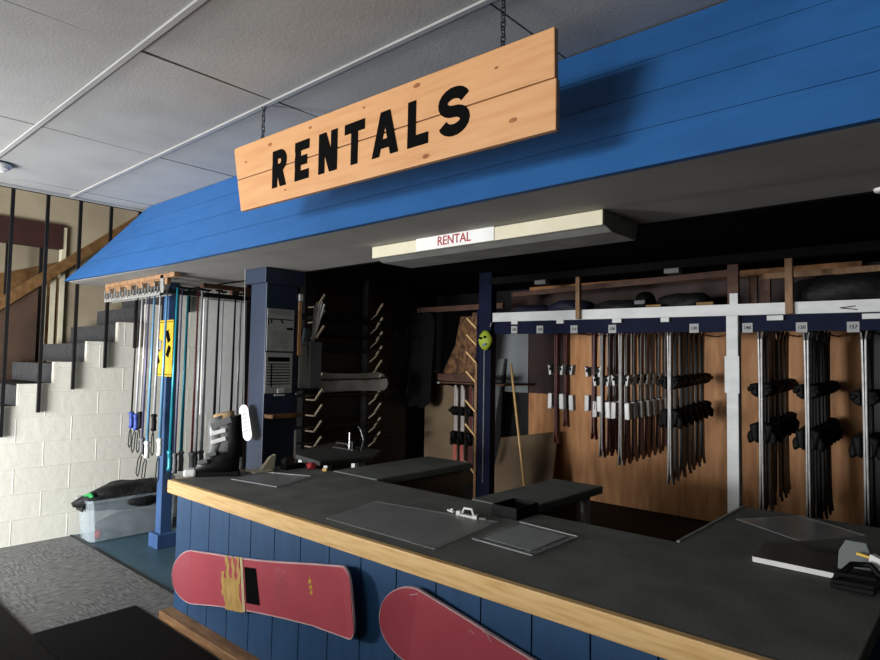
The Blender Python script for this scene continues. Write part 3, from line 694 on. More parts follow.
# grey cabinet and cup, pamphlets
g = empty('key_cabinet', (-3.65, 2.7, 1.3), 'small grey metal cabinet with lighter door behind the blue pillar', 'cabinet')
MB().box((-3.74, 2.66, 1.30), (-3.60, 2.76, 1.63)).build('body', 'greygrip', g, bevel=.004)
MB().box((-3.72, 2.65, 1.325), (-3.625, 2.66, 1.605)).build('door', 'greyenamel', g, bevel=.003)
MB().box((-3.60, 2.5, 1.285), (-3.64, 2.76, 1.299)).build('bracket', 'dmetal', g)
tag(MB().tube([(-3.72, 2.71, 1.631), (-3.72, 2.71, 1.73)], [.032, .022], 14).build('paper_cup', 'steelblue'), 'blue grey cup upside down on top of the grey cabinet', 'cup')
g = empty('rolled_forms', (-3.66, 2.71, 1.63), 'fan of rolled white forms leaning above the grey cabinet', 'papers')
for i in range(5):
    MB().tube([(-3.665+.004*i, 2.72, 1.632), (-3.67+.028*i, 2.74, 1.90+.02*(i % 2))], .007, 7).build('roll', 'paper', g)

# ------------------------------------------------------------------ ski pole rack
g = empty('pole_rack', (-4.9, 2.1, 2.1), 'steel ski pole rack with notched wooden comb hung under the soffit', 'rack')
b = MB(); b.box((-5.56, 2.0, 2.03), (-4.46, 2.04, 2.106))
for i in range(0): pass
MB().box((-5.56, 1.99, 2.075), (-4.30, 2.035, 2.106)).build('top_board', 'stud', g)
b.bm.free(); b = MB()
nt_ = 6
for i in range(nt_):
    xx = -5.54+i*(1.06/(nt_-1))
    b.box((xx-.05, 2.0, 2.03), (xx+.05, 2.03, 2.078))
b.box((-5.59, 2.005, 2.065), (-4.43, 2.028, 2.08)); b.build('comb_board', 'stud', g)
b = MB()
for i in range(nt_*2-1):
    xx = -5.54+i*(1.06/(nt_*2-2)); b.box((xx-.03, 1.988, 1.968), (xx-.022, 2.0, 2.05)); b.box((xx-.03, 1.988, 1.968), (xx+.03, 2.0, 1.985)); b.box((xx+.022, 1.988, 1.968), (xx+.03, 2.0, 2.02))
b.box((-5.57, 1.99, 1.955), (-4.47, 2.0, 1.98)); b.box((-5.57, 2.05, 1.955), (-4.47, 2.06, 1.98))
b.build('front_bar', 'greyenamel', g)
MB().box((-4.52, 1.99, 1.955), (-4.47, 2.03, 2.10)).build('corner_bracket', 'greyenamel', g)
MB().box((-4.50, 2.03, 1.965), (-4.46, 3.0, 2.0)).build('side_bar', 'dmetal', g)
b = MB()
for i in range(5):
    b.box((-4.62, 2.60+i*.12, 1.99), (-4.58, 2.66+i*.12, 2.05))
b.box((-4.63, 2.35, 2.05), (-4.57, 3.2, 2.085)); b.build('comb_board', 'oldwood', g)
def pole(x, y, zt, zg, L, mshaft, mgrip, label, group=None, r_=.008, lean=(0, 0), strap=True, gl=.11):
    g = empty('ski_pole', (x, y, zg-gl), label, 'ski pole', group)
    tx, ty = x+lean[0], y+lean[1]
    MB().tube([(x, y, zg), (x+(tx-x)*.5, y+(ty-y)*.5, (zg+zt)/2), (tx, ty, zt)], [r_*1.15, r_, r_*.7], 8).build('shaft', mshaft, g, smooth=True)
    MB().tube([(x, y, zg+.012), (x, y, zg), (x, y, zg-.02), (x, y+.003, zg-.05), (x, y+.002, zg-gl+.02), (x, y, zg-gl), (x, y, zg-gl-.006)], [.014, .024, .016, .0185, .017, .021, .012], 10).build('grip', mgrip, g, smooth=True)
    MB().tube([(tx, ty, zt), (tx, ty, zt+.006), (tx, ty, zt+.014)], [.012, .03, .026], 12).build('basket', 'bindblack', g)
    if strap:
        z0 = zg-gl+.01; rn = random.Random(int((x+9)*1000+y*77)); k = rn.uniform(-.3, 1); s = .14+.05*rn.random()
        pts = [(x, y, z0), (x-.03, y-.02*k, z0-.06), (x-.042, y-.03*k, z0-s), (x-.015, y-.03*k, z0-s-.02), (x+.008, y-.03*k, z0-s+.01), (x+.004, y, z0-.03)]
        MB().tube(pts, .0045, 5).build('strap', 'fabric', g, smooth=True)
Gp = 'ski poles hanging from the rack'
PX = [  # x-row, y=2.02
 (-5.06, 'bindblack', 'bluepole', 1.06, 'dark ski pole with blue grip, outermost left on the rack', .006),
 (-4.975, 'alu', 'bluepole', 1.05, 'silver ski pole with blue grip, second from the left', .008),
 (-4.90, 'alu', 'bindblack', 1.07, 'silver ski pole with black grip and long strap, third from the left', .006),
 (-4.85, 'purple', 'greygrip', .88, 'purple grey ski pole with low grey grip near the left of the rack', .008),
 (-4.76, 'skyblue', 'white', .86, 'pale blue ski pole with white grip beside the slim blue post', .010),
 (-4.66, 'alu', 'bindblack', 1.07, 'silver pole with short black grip in front of the blue post', .009),
 (-4.55, 'skyblue', 'white', .90, 'light blue ski pole with white grip at the rack corner', .010)]
for x, ms, mg, zg, lb, rr in PX: pole(x, 2.045, 2.0, zg, 1, ms, mg, lb, None, rr, lean=(.03, 0))
PY = [  # y, along x=-4.48
 (2.075, 'teal', 'teal', .83, 'teal ski pole just right of the rack corner', .011),
 (2.13, 'purple', 'greygrip', .80, 'slim purple ski pole with grey grip between two teal poles', .007),
 (2.18, 'teal', 'greygrip', .81, 'bright teal ski pole with thick shaft and grey grip', .011),
 (2.235, 'maroonp', 'greygrip', .80, 'maroon ski pole left of the bright white poles', .008),
 (2.28, 'alu', 'greygrip', .80, 'white thick ski pole, left of the bright pair', .011),
 (2.335, 'alu', 'greygrip', .80, 'white thick ski pole, right of the bright pair', .012),
 (2.40, 'bindblack', 'bindblack', .80, 'black ski pole just right of the bright white pair', .010),
 (2.47, 'alu', 'bindblack', .85, 'silver ski pole behind the boot toe', .006),
 (2.54, 'bindblack', 'teal', .93, 'dark ski pole with short teal grip above the ski boot', .009),
 (2.62, 'alu', 'bindblack', .85, 'silver ski pole left of the dark red pole', .010),
 (2.70, 'maroonp', 'bindblack', .90, 'dark red ski pole behind the boot cuff', .020),
 (2.76, 'bindblack', 'bindblack', .90, 'slim black ski pole right of the dark red pole', .006),
 (2.83, 'alu', 'bindblack', .88, 'silver ski pole, second from the big pillar', .009),
 (2.93, 'alu', 'bindblack', .88, 'silver ski pole nearest the big blue pillar', .010)]
for y, ms, mg, zg, lb, rr in PY: pole(-4.43+.03*math.sin(y*40), y-.02, 2.01, zg, 1, ms, mg, lb, None, rr, lean=(-.02, .02), strap=(int(y*100) % 3 == 0), gl=.13)
g = empty('paper_tag', (-3.84, 2.22, .98), 'rounded white paper tag hanging beside the big blue pillar', 'tag')
b = MB(); pts = []
for a0, cx_, cz in ((0, -3.715, 1.15), (PI, -3.665, 1.01)):
    for i in range(9): pts.append((cx_+.058*math.cos(a0+PI*i/8), 2.22, cz+.047*math.sin(a0+PI*i/8)))
b.prism(pts, (0, .004, 0)); b.build('card', 'white', g)
b = MB()
for i in range(6): b.rbox((-3.712+.006*i, 2.2195, 1.165-.028*i), (.045, .001, .005), (0, -.35, 0))
b.build('print', 'greygrip', g)
MB().tube([(-3.72, 2.222, 1.19), (-3.74, 2.222, 1.6), (-3.76, 2.222, 2.105)], .001, 5).build('string', 'white', g)
# yellow sign on slim post
g = empty('warning_sign', (-4.985, 2.245, 1.35), 'yellow warning sign with black figures on the slim blue post', 'sign')
b = MB(); b.prism([(-5.085, 2.238, 1.35), (-4.82, 2.238, 1.35), (-4.82, 2.238, 1.80), (-5.085, 2.238, 1.80)], (0, .006, 0)); b.build('plate', 'yellow2', g)
b = MB(); b.rbox((-5.05, 2.236, 1.60), (.07, .002, .09), (0, .3, 0)); b.rbox((-4.90, 2.236, 1.67), (.05, .002, .10), (0, -.5, 0)); b.rbox((-4.885, 2.236, 1.55), (.05, .002, .09), (0, .5, 0)); b.box((-5.085, 2.235, 1.555), (-5.03, 2.237, 1.57)); b.box((-5.085, 2.235, 1.782), (-4.82, 2.237, 1.787)); b.box((-5.085, 2.235, 1.362), (-4.82, 2.237, 1.367)); b.rbox((-5.06, 2.236, 1.48), (.04, .002, .06), (0, -.5, 0))
b.build('figures', 'ink', g)
MB().box((-5.07, 2.2345, 1.56), (-5.01, 2.237, 1.64)).build('grey_patch', 'greyenamel', g)
tag(MB().box((-5.79, 2.98, .95), (-5.775, 3.5, 2.08)).build('lit_wall_panel', 'white'), 'added white panel for the lit wall behind the ski poles next to the pillar', 'panel')  # white sheet stands in for the light on the bare wall

# ------------------------------------------------------------------ storage bin
g = empty('storage_bin', (-5.55, 2.2, 0), 'translucent plastic storage bin on blue floor against block wall', 'storage bin')
def binring(z, i, o=0):
    x0, x1, y0, y1 = -5.70+i, -5.385-i, 1.88+i, 2.62-i; c = .03
    return [Vector(p) for p in ((x0+c, y0, z), (x1-c, y0, z), (x1, y0+c, z), (x1, y1-c, z), (x1-c, y1, z), (x0+c, y1, z), (x0, y1-c, z), (x0, y0+c, z))]
b = MB(); b.loft([binring(.008, .035), binring(.33, .006), binring(.33, .012), binring(.012, .04)], cap=False)
b.bm.faces.new([b.bm.verts.new(p) for p in binring(.012, .04)]); b.build('tub', 'bin', g)
MB().loft([binring(.325, -.006), binring(.345, -.006), binring(.345, .010), binring(.325, .010), binring(.325, -.006)], cap=False).build('rim', 'bin', g)
MB().box((-5.62, 1.86, .25), (-5.48, 1.875, .30)).build('handle', 'black', g, bevel=.005)
t = tag(MB().blob((-5.545, 2.26, .33), (.165, .37, .115), 9, .2, 22, 12, flat=.16).build('ski_gear_pile', 'fabric', smooth=True), 'heap of black straps and bags filling the storage bin', 'bag')
MB().rbox((-5.47, 1.90, .375), (.11, .012, .04), (.5, -.35, .2)).build('green_label', 'green', t)
tag(MB().blob((-5.47, 1.99, .055), (.03, .03, .035), 2, .1).build('red_ball', 'pinkred', smooth=True), 'small red object at the near corner inside the storage bin', 'object')
tag(MB().blob((-5.55, 2.27, .10), (.115, .27, .085), 12, .1, 18, 10).build('grey_cloth', 'greygrip', smooth=True), 'grey cloth bundle in the bottom of the storage bin', 'cloth')

# ------------------------------------------------------------------ snowboard peg rack at the left of the stockroom
g = empty('snowboard_rack', (-5.3, 4.2, 0), 'black snowboard rack with two columns of slanted pale pegs', 'rack')
MB().box((-5.39, 3.2, 0), (-5.36, 5.4, 2.41)).build('back_panel', 'black', g)
for yy in (3.86, 4.72):
    up = MB().box((-5.36, yy-.05, 0), (-5.27, yy+.05, 2.41)).build('upright', 'black', g)
    for k in range(10):
        z = .62+.158*k
        if yy < 4 and k in (5, 6): continue
        b = MB()
        if yy < 4: b.bar((-5.27, yy, z), (-5.12, yy, z), .018, .014); b.bar((-5.13, yy, z-.003), (-5.01, yy, z+.12), .018, .018)
        else: b.bar((-5.27, yy, z-.08), (-5.16, yy, z-.01), .014, .014)
        if yy > 4: b.bar((-5.17, yy, z-.003), (-5.075, yy, z+.10), .018, .018)
        b.build('peg', 'pegwood', up)
def rack_board(k, y0, L, m, label, group=None, W=.25):
    z = .62+.158*k+.02
    U = Vector((0, 1, 0)); V = Vector((.55, 0, -.0)).normalized(); V = Vector((.7, 0, .12)).normalized(); N = U.cross(V)*-1
    snowboard('snowboard', (-5.175, y0, z+.022), 0, L, .19 if W > .2 else W, label, m=m, edge=m, r0=1, r1=1, tip=-.03 if N.z < 0 else .03, plane=(U, V, N if N.z > 0 else -N), group=group)
snowboard('snowboard', (-5.12, 3.85, 1.27), 0, .98, .22, 'light grey snowboard lying across the pegs of the black rack', m='boardgrey', edge='boardgrey', r0=1, r1=1, tip=.03, plane=(Vector((0, 1, 0)), Vector((-.4, 0, .92)).normalized(), Vector((.92, 0, .4)).normalized()))
for k, y0 in ((0, 3.6), (1, 3.55), (3, 3.6), (4, 3.5)):
    rack_board(k, y0, 1.4, 'boardblack', 'black snowboard lying across the pegs below the light grey one', 'black snowboards low on the peg rack')
for k, y0 in ((6, 3.6), (7, 3.6), (8, 3.6)):
    rack_board(k, y0, 1.4, 'boardblack', 'black snowboard lying across the pegs above the light grey one', 'black snowboards high on the peg rack')
# workbench with black top
g = empty('workbench', (-3.95, 3.25, 0), 'small workbench with black top in front of the snowboard rack', 'workbench')
MB().prism([(-4.25, 2.95, .72), (-3.72, 2.86, .72), (-3.60, 3.28, .72), (-3.85, 3.60, .72), (-4.5, 3.58, .72)], (0, 0, .035)).build('top', 'benchtop', g, bevel=.004)
for p in ((-4.07, 3.50), (-4.2, 3.05), (-3.78, 2.98)):
    MB().box((p[0]-.022, p[1]-.022, 0), (p[0]+.022, p[1]+.022, .72)).build('leg', 'whitewood', g)
g = empty('binding_vise', (-4.0, 3.4, .755), 'silver ski vise with clamps on the workbench', 'vise')
MB().box((-4.22, 3.37, .757), (-3.96, 3.42, .768)).build('base', 'metal', g, bevel=.003)
MB().tube([(-4.20, 3.40, .768), (-4.20, 3.40, .80), (-4.06, 3.40, .802), (-4.02, 3.40, .77)], .008, 6).build('clamp', 'metal', g, smooth=True)
MB().tube([(-4.03, 3.40, .766), (-4.03, 3.40, .90)], .009, 8).build('screw', 'metal', g)
MB().box((-4.00, 3.38, .766), (-3.97, 3.42, .83)).build('jaw', 'dmetal', g, bevel=.003)
MB().tube([(-3.91, 3.42, .757), (-3.88, 3.42, .85), (-3.92, 3.42, .93), (-3.95, 3.42, .955)], .004, 6).build('cable', 'metal', g)

# ------------------------------------------------------------------ stockroom: front frame of the ski storage
def beam(name, a, b, wd, h, m, label, cat, parent=None):
    return tag(MB().bar(a, b, wd, h).build(name, m, bevel=.003), label, cat)
YB = 5.0
F = empty('ski_storage_frame', (-2.1, YB, 0), 'ski storage frame with white beam, white post and navy hanging rail', 'storage frame')
MB().hexa([(-3.76, YB, 1.912), (1.4, YB, 1.86), (1.4, YB+.04, 1.86), (-3.76, YB+.04, 1.912), (-3.76, YB, 2.002), (1.4, YB, 1.945), (1.4, YB+.04, 1.945), (-3.76, YB+.04, 2.002)]).build('beam', 'whitewood', F, bevel=.003)
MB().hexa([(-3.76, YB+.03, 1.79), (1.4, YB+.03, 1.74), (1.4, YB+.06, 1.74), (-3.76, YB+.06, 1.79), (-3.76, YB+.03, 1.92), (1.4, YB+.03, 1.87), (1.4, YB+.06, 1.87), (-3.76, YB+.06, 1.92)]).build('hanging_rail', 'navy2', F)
MB().box((-1.52, YB-.02, 0), (-1.435, YB+.06, 1.89)).build('post', 'whitewood', F, bevel=.004)
MB().box((-1.53, YB-.03, 1.30), (-1.425, YB-.02, 1.58)).build('splice_plate', 'whitewood', F, bevel=.002)
MB().box((-3.76, YB+.04, 1.935), (-3.0, 6.28, 1.96)).box((-3.0, YB+.04, 1.925), (1.4, 6.28, 1.945)).build('shelf', 'darkply', F)
b = MB(); b.bar((-.78, YB-.003, 1.915), (-.69, YB-.003, 1.925), .004, .006); b.bar((-.78, YB-.003, 1.915), (-.68, YB-.003, 1.900), .004, .006); b.build('pencil_mark', 'ink', F)
RODX = [-3.42, -3.10, -2.78, -2.50, -2.33, -1.93, -1.26, -.985, -.665]
for xr in (-3.075, -3.02, -2.69, -2.61, -2.43, -2.0, -1.31, -1.005, -.665):
    MB().tube([(xr, YB+.06, 1.80-.012*(xr+3)), (xr, 6.28, 1.80-.012*(xr+3))], .008, 6).build('rod', 'dmetal', F)
# studs above the beam
def studp(x0, x1, y, z0, z1, m, label): tag(MB().box((x0, y, z0), (x1, y+.04, z1)).build('wooden_stud', m, bevel=.002), label, 'stud')
studp(-2.80, -2.76, YB-.042, 1.905, 2.285, 'stud', 'pale wooden stud crossing the white beam at its left half')
studp(-1.11, -1.06, YB-.042, 1.885, 2.285, 'stud', 'wooden stud crossing the white beam right of the white post')
studp(-1.53, -1.45, YB+.05, 1.96, 2.33, 'oldwood', 'reddish stud standing above the white post')
tag(MB().box((-1.50, YB+.001, 1.962), (-1.44, YB+.04, 2.06)).build('wood_block', 'whitewood', bevel=.002), 'short white block on the beam above the post', 'block')
studp(-1.43, -1.37, YB+.25, 1.96, 2.22, 'oldwood', 'short reddish stud just right of the one above the white post')
g = empty('upper_frame', (-2.2, YB+.3, 2.2), 'reddish timber frame of the shelf bay under the dark ceiling', 'frame')
MB().hexa([(-3.75, YB+.30, 2.19), (-1.53, YB+.30, 2.235), (-1.53, YB+.34, 2.235), (-3.75, YB+.34, 2.19), (-3.75, YB+.30, 2.235), (-1.53, YB+.30, 2.29), (-1.53, YB+.34, 2.29), (-3.75, YB+.34, 2.235)]).build('rail', 'oldwood', g)
MB().box((-1.36, YB+.30, 2.19), (1.4, YB+.34, 2.235)).build('rail', 'stud', g)
MB().box((-1.36, YB+.30, 1.96), (-1.29, YB+.34, 2.19)).build('rail', 'oldwood', g)
struct(MB().box((-3.76, 4.94, 2.285), (1.4, 5.02, 2.35)).build('trim_8', 'studgrey'))
struct(MB().box((-4.2, 5.95, 1.96), (1.4, 5.99, 2.3)).build('trim_9', 'darkply'))
# size labels
labs = [(-3.51, '100'), (-3.215, '104'), (-2.85, '110'), (-2.475, '120'), (-1.775, '130'), (-1.38, '140'), (-1.02, '150'), (-.71, '157')]
for i, (x, s_) in enumerate(labs):
    z = 1.83-.016*(x+3.6)
    g = empty('size_label', (x, YB, z), 'white size label reading %s, %s of the eight on the navy rail' % (s_, 'first second third fourth fifth sixth seventh last'.split()[i]), 'label', None)
    MB().box((x-.036, YB+.023, z-.036), (x+.036, YB+.03, z+.036)).build('card', 'paper', g)
    text('number', s_, (x, YB+.022, z), .034, 'ink', g, ext=.0005, bold=.0006)
names = ['left end of the rail', 'between the first two labels', 'under the pale stud', 'left of the white post', 'right of the white post', 'at the right end of the rail']
for i, (x, wd) in enumerate(((-3.49, .075), (-2.98, .075), (-2.42, .085), (-2.0, .07), (-1.185, .11), (-.60, .11))):
    z = 1.905-.016*(x+3.5)
    tag(MB().box((x-wd/2, YB-.006, z-.025), (x+wd/2, YB+.028, z+.012)).build('price_tag', 'whitewood', bevel=.003), 'blank white tag hung under the beam, %s' % names[i], 'tag')

# items on top shelf
def duffel(x, y, z, L, H_, m, label, seed, D=.18):
    tag(MB().blob((x, y, z+H_*.5), (L/2, D, H_*.62), seed, .13, 18, 10, flat=H_*.5).build('gear_bag', m, smooth=True), label, 'bag')
duffel(-3.42, YB+.24, 1.962, .42, .11, 'navyfab', 'navy gear bag at left end of the top shelf', 1)
duffel(-3.00, YB+.24, 1.962, .44, .13, 'navyfab', 'navy gear bag left of the pale stud on top shelf', 2)
duffel(-2.50, YB+.24, 1.948, .40, .12, 'fabric', 'black gear bag just right of the pale stud', 3)
duffel(-1.94, YB+.3, 1.948, .46, .15, 'fabric', 'black gear bag behind the cardboard boxes on top shelf', 4)
duffel(-.78, YB+.24, 1.947, .75, .20, 'fabric', 'long black gear bag at right end of top shelf', 5)
g = empty('ski_helmet', (-2.25, YB+.2, 1.947), 'glossy black ski helmet on the top shelf', 'helmet')
MB().blob((-2.25, YB+.20, 2.04), (.085, .11, .10), 7, .02, 18, 12, flat=.092).build('shell', 'bindblack', g, smooth=True)
MB().rbox((-2.25, YB+.085, 2.04), (.11, .03, .05), (.2, 0, 0)).build('goggle_lens', 'dmetal', g, bevel=.01)
for i, x in enumerate((-2.12, -1.70)):
    tag(MB().box((x-.07, YB+.06, 1.947), (x+.06, YB+.11, 2.01)).build('cardboard_box', 'cardboard', bevel=.003), ('left' if i == 0 else 'right')+' one of two small cardboard boxes on the top shelf', 'box')
# ceiling bits
for i, (x, z) in enumerate(((-3.16, 2.29), (-1.92, 2.28))):
    tag(MB().box((x-.06, YB-.07, 2.245), (x+.06, YB+.01, 2.284)).build('junction_box', 'greyenamel', bevel=.004), ('left' if i == 0 else 'right')+' one of two small white boxes below the dark ceiling', 'box')

# blue post and peg upright
g = empty('storage_post', (-3.84, YB, 0), 'navy painted post at left end of the white beam', 'post')
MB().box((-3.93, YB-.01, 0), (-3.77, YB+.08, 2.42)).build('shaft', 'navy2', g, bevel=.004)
MB().tube([(-3.85, YB-.012, .3), (-3.85, YB-.012, 1.75)], .006, 6).build('cable', 'skiedge', g)
g = empty('peg_upright', (-3.96, YB, 0), 'narrow pine upright with slanted pegs beside the navy post', 'rack')
MB().box((-3.965, YB-.02, 0), (-3.935, YB+.03, 1.50)).build('upright', 'stud', g)
MB().box((-3.96, YB+.0, 1.5), (-3.94, YB+.03, 2.05)).build('upright', 'navy2', g)
for z in (1.87, 1.70, 1.52, 1.32, 1.02, .78, .40):
    MB().bar((-3.94, YB-.03, z-.02), (-4.07, YB-.03, z+.09), .014, .018).build('peg', 'trimwood', g)
# neon goggles hanging on the post
g = empty('neon_mask', (-3.75, YB-.08, 1.74), 'neon yellow mask-shaped tag hanging on the navy post', 'mask')
b = MB(); prof = [(0, .125), (.05, .10), (.09, .04), (.10, -.01), (.07, -.07), (.03, -.115), (0, -.125), (-.04, -.11), (-.085, -.06), (-.10, .0), (-.085, .05), (-.045, .105)]
b.loft([[(-3.80+p[0]*k, YB-.05-d, 1.725+p[1]*k) for p in prof] for k, d in ((.82, 0), (.82, .02), (.6, .045), (.25, .055))]); b.build('shell', 'neon', g, smooth=True)
MB().rbox((-3.825, YB-.10, 1.745), (.04, .02, .022), (0, .2, 0)).rbox((-3.775, YB-.10, 1.755), (.03, .02, .022), (0, -.2, 0)).build('eye', 'ink', g)
MB().rbox((-3.78, YB-.10, 1.68), (.05, .02, .02), (0, -.4, 0)).build('print', 'steelblue', g)
MB().tube([(-3.75, YB-.05, 1.86), (-3.75, YB-.03, 1.90)], .003, 5).build('string', 'white', g)

# leaning panels and broom stick at left of storage
tag(MB().box((-4.17, 6.24, 1.15), (-3.62, 6.28, 1.96)).build('plywood_sheet', 'darkply'), 'dark brown panel fixed to plywood wall behind the leaning stick', 'panel')
tag(MB().box((-4.62, 6.22, 1.15), (-4.14, 6.239, 1.86)).build('plywood_sheet', 'greypanel', bevel=.003), 'square grey painted panel on the back wall left of the maroon skis', 'panel')
tag(MB().hexa([(-4.70, 5.95, 0), (-4.55, 5.95, 0), (-4.55, 5.99, 0), (-4.70, 5.99, 0), (-4.64, 6.15, 1.55), (-4.44, 6.15, 1.55), (-4.44, 6.19, 1.55), (-4.64, 6.19, 1.55)]).build('grey_plank', 'greypanel'), 'grey plank leaning beside the navy post', 'plank')
tag(MB().hexa([(-4.42, 5.85, 0), (-3.60, 5.85, 0), (-3.60, 5.88, 0), (-4.42, 5.88, 0), (-4.46, 6.12, .60), (-3.68, 6.12, .74), (-3.68, 6.15, .74), (-4.46, 6.15, .60)]).build('particle_board', 'tanply', bevel=.002), 'tan particle board leaning against the back wall behind the counter', 'board')
tag(MB().tube([(-3.42, 5.15, .02), (-3.74, 5.30, 1.49)], .013, 10).build('broom_stick', 'trimwood', smooth=True), 'pale wooden stick leaning left of the maroon skis', 'stick')

# far left alcove: cabinet panel, shelves, brown boards, rail
tag(MB().box((-5.33, 5.7, 0), (-4.82, 6.1, 1.22)).build('storage_cabinet', 'tanply', bevel=.004), 'dull beige cupboard in the dark left corner of stockroom', 'cabinet')
g = empty('alcove_shelf', (-5.0, 5.9, 1.25), 'brown shelf above the beige cupboard in the dark corner', 'shelf')
MB().box((-5.3, 5.6, 1.245), (-4.05, 6.2, 1.265)).build('board', 'oldwood', g)
MB().box((-5.3, 5.58, 1.28), (-4.2, 5.6, 1.36)).build('lip', 'oldwood', g)
MB().box((-5.1, 5.575, 1.375), (-5.05, 5.58, 1.395)).box((-5.05, 5.585, 1.24), (-4.99, 5.59, 1.26)).build('tag', 'white', g)
tag(MB().box((-5.3, 5.5, 2.10), (-4.0, 5.54, 2.16)).build('cross_rail', 'oldwood'), 'horizontal brown rail high across the dark corner', 'rail')
g = empty('wooden_board', (-4.85, 5.8, 1.27), 'brown rough wooden board leaning on the alcove shelf', 'board')
MB().prism([(-5.10, 5.70, 1.27), (-4.55, 5.70, 1.27), (-4.56, 5.74, 2.05), (-4.80, 5.74, 2.05), (-4.86, 5.72, 1.7)], (0, .04, 0)).build('slab', 'brownboard', g)
tag(MB().prism([(-4.62, 5.60, 1.37), (-4.48, 5.60, 1.37), (-4.40, 5.63, 2.08), (-4.52, 5.63, 2.08)], (0, .03, 0)).build('wooden_board', 'brownboard'), 'darker brown board upright beside the navy post pegs', 'board')
for i, x in enumerate((-5.55, -5.30, -5.12)):
    snowboard('snowboard', (x, 5.45, .95), PI/2-.06, 1.15, .22, 'dark snowboard standing in the black corner behind the rack', m='boardblack', edge='boardblack', r0=1, r1=1, group='dark snowboards in the corner')

# ------------------------------------------------------------------ skis
def make_ski(label, L, mtop, mbind, zt, zh, medge='skiedge', group=None, W=.066, zbase=1.83):
    """hangs along z, flat face normal +X; origin at top; zt/zh heights of toe/heel pieces"""
    g = empty('ski', (0, 0, 0), label, 'ski', group)
    b = MB(); e = MB(); N = 16
    for bb, off, sh, th in ((e, 0, 0, .009), (b, .0095, .004, .003)):
        rows = []
        for i in range(N+1):
            t = i/N; z = -L*t
            hw = W/2*(1-.16*math.sin(PI*t))
            if t > .97: hw *= math.sqrt(max(.3, 1-((t-.97)/.03)**2))
            if t < .04: hw *= math.sqrt(max(.15, 1-((.04-t)/.04)**2))
            cv = .012*max(0, (t-.90)/.10)**2+.012*max(0, (.06-t)/.06)**2-.004*math.sin(PI*t)
            hw = max(.004, hw-sh)
            rows.append([Vector((off+cv+dx, s*hw, z)) for dx, s in ((0, -1), (th, -1), (th, 1), (0, 1))])
        bb.loft(rows)
    e.build('core', medge, g); b.build('topsheet', mtop, g)
    def rel(z): return z-zbase
    bs = 1.0 if mbind == 'bindwhite' else 1.35
    z = rel(zt); t_ = MB()
    t_.hexa([(.012, -.030, z-.045), (.012, .030, z-.045), (.012, .030, z+.04), (.012, -.030, z+.04), (.060, -.022, z-.025), (.060, .022, z-.025), (.070, .026, z+.03), (.070, -.026, z+.03)])
    t_.hexa([(.03, -.045, z+.0), (.03, .045, z+.0), (.03, .045, z+.02), (.03, -.045, z+.02), (.075, -.04, z-.015), (.075, .04, z-.015), (.082, .04, z+.015), (.082, -.04, z+.015)])
    if mbind == 'bindwhite':
        MB().hexa([(.05, -.028, z-.05), (.05, .034, z-.05), (.06, .034, z+.02), (.06, -.034, z+.02), (.080, -.034, z-.055), (.080, .034, z-.055), (.10, .034, z+.045), (.10, -.034, z+.045)]).build('toe_lever', mbind, g, bevel=.004)
    bmesh.ops.scale(t_.bm, vec=(bs, bs, bs), space=Matrix.Translation((0, 0, -z)), verts=t_.bm.verts)
    t_.build('toe_binding', 'bindblack', g, bevel=.006 if bs == 1 else .014)
    z = rel(zh); h_ = MB()
    h_.hexa([(.012, -.030, z-.07), (.012, .030, z-.07), (.012, .030, z+.05), (.012, -.030, z+.05), (.05, -.026, z-.05), (.05, .026, z-.05), (.075, .024, z+.035), (.075, -.024, z+.035)])
    h_.hexa([(.045, -.018, z-.06), (.045, .018, z-.06), (.05, .018, z+.02), (.05, -.018, z+.02), (.085, -.014, z-.075), (.085, .014, z-.075), (.095, .016, z-.02), (.095, -.016, z-.02)])
    if mbind == 'bindwhite':
        MB().hexa([(.045, -.034, z-.09), (.045, .034, z-.09), (.04, .034, z+.05), (.04, -.034, z+.05), (.105, -.030, z-.095), (.105, .030, z-.095), (.098, .030, z+.055), (.098, -.030, z+.055)]).build('heel_lever', mbind, g, bevel=.008)
    bmesh.ops.scale(h_.bm, vec=(bs, bs, bs), space=Matrix.Translation((0, 0, -z)), verts=h_.bm.verts)
    h_.build('heel_binding', 'bindblack', g, bevel=.006 if bs == 1 else .016)
    MB().tube([(.02, -.04, z+.03), (.03, -.055, z-.0), (.03, -.06, z-.07)], .003, 5).build('brake', 'dmetal', g)
    for c_ in kids(g):
        if 'lever' in c_.name or 'binding' in c_.name:
            for v_ in c_.data.vertices: v_.co.x = .012+(v_.co.x-.012)*.74
    return g
def row(x, y0, n_, dy, L, mtop, mbind, zt, zh, front_label, label, group, dx=0, dL=0, medge='skiedge', jit=.01, zbase=1.83, rest='skiedge_shade'):
    A = make_ski(front_label+', left-hand one', L, mtop, mbind, zt, zh, medge, None, zbase=zbase)
    A.location = (x-.006, y0, zbase); A.rotation_euler = (0, 0, PI)
    B = copy_tree(A, (x+.006, y0, zbase), (0, 0, 0), front_label+', right-hand one')
    rn = random.Random(int(abs(x)*1000))
    if n_ > 1:
        A2 = make_ski(label, L, mtop, mbind, zt, zh, rest, None, group, zbase=zbase) if 0 else make_ski(label, L, mtop, mbind, zt, zh, rest, group, zbase=zbase)
    first = True
    for i in range(1, n_):
        q = rn.uniform(-jit, jit); s = 1-dL*i
        for sgn, rz in ((-1, PI), (1, 0)):
            lo, ro = (x+dx*i+q+.006*sgn, y0+dy*i, zbase), (0, rn.uniform(-.006, .006), rz+rn.uniform(-.08, .08))
            if first: first = False; A2.location = lo; A2.rotation_euler = ro; A2.scale = (1, 1, s)
            else: copy_tree(A2, lo, ro, label, group, (1, 1, s))
YR = YB+.11
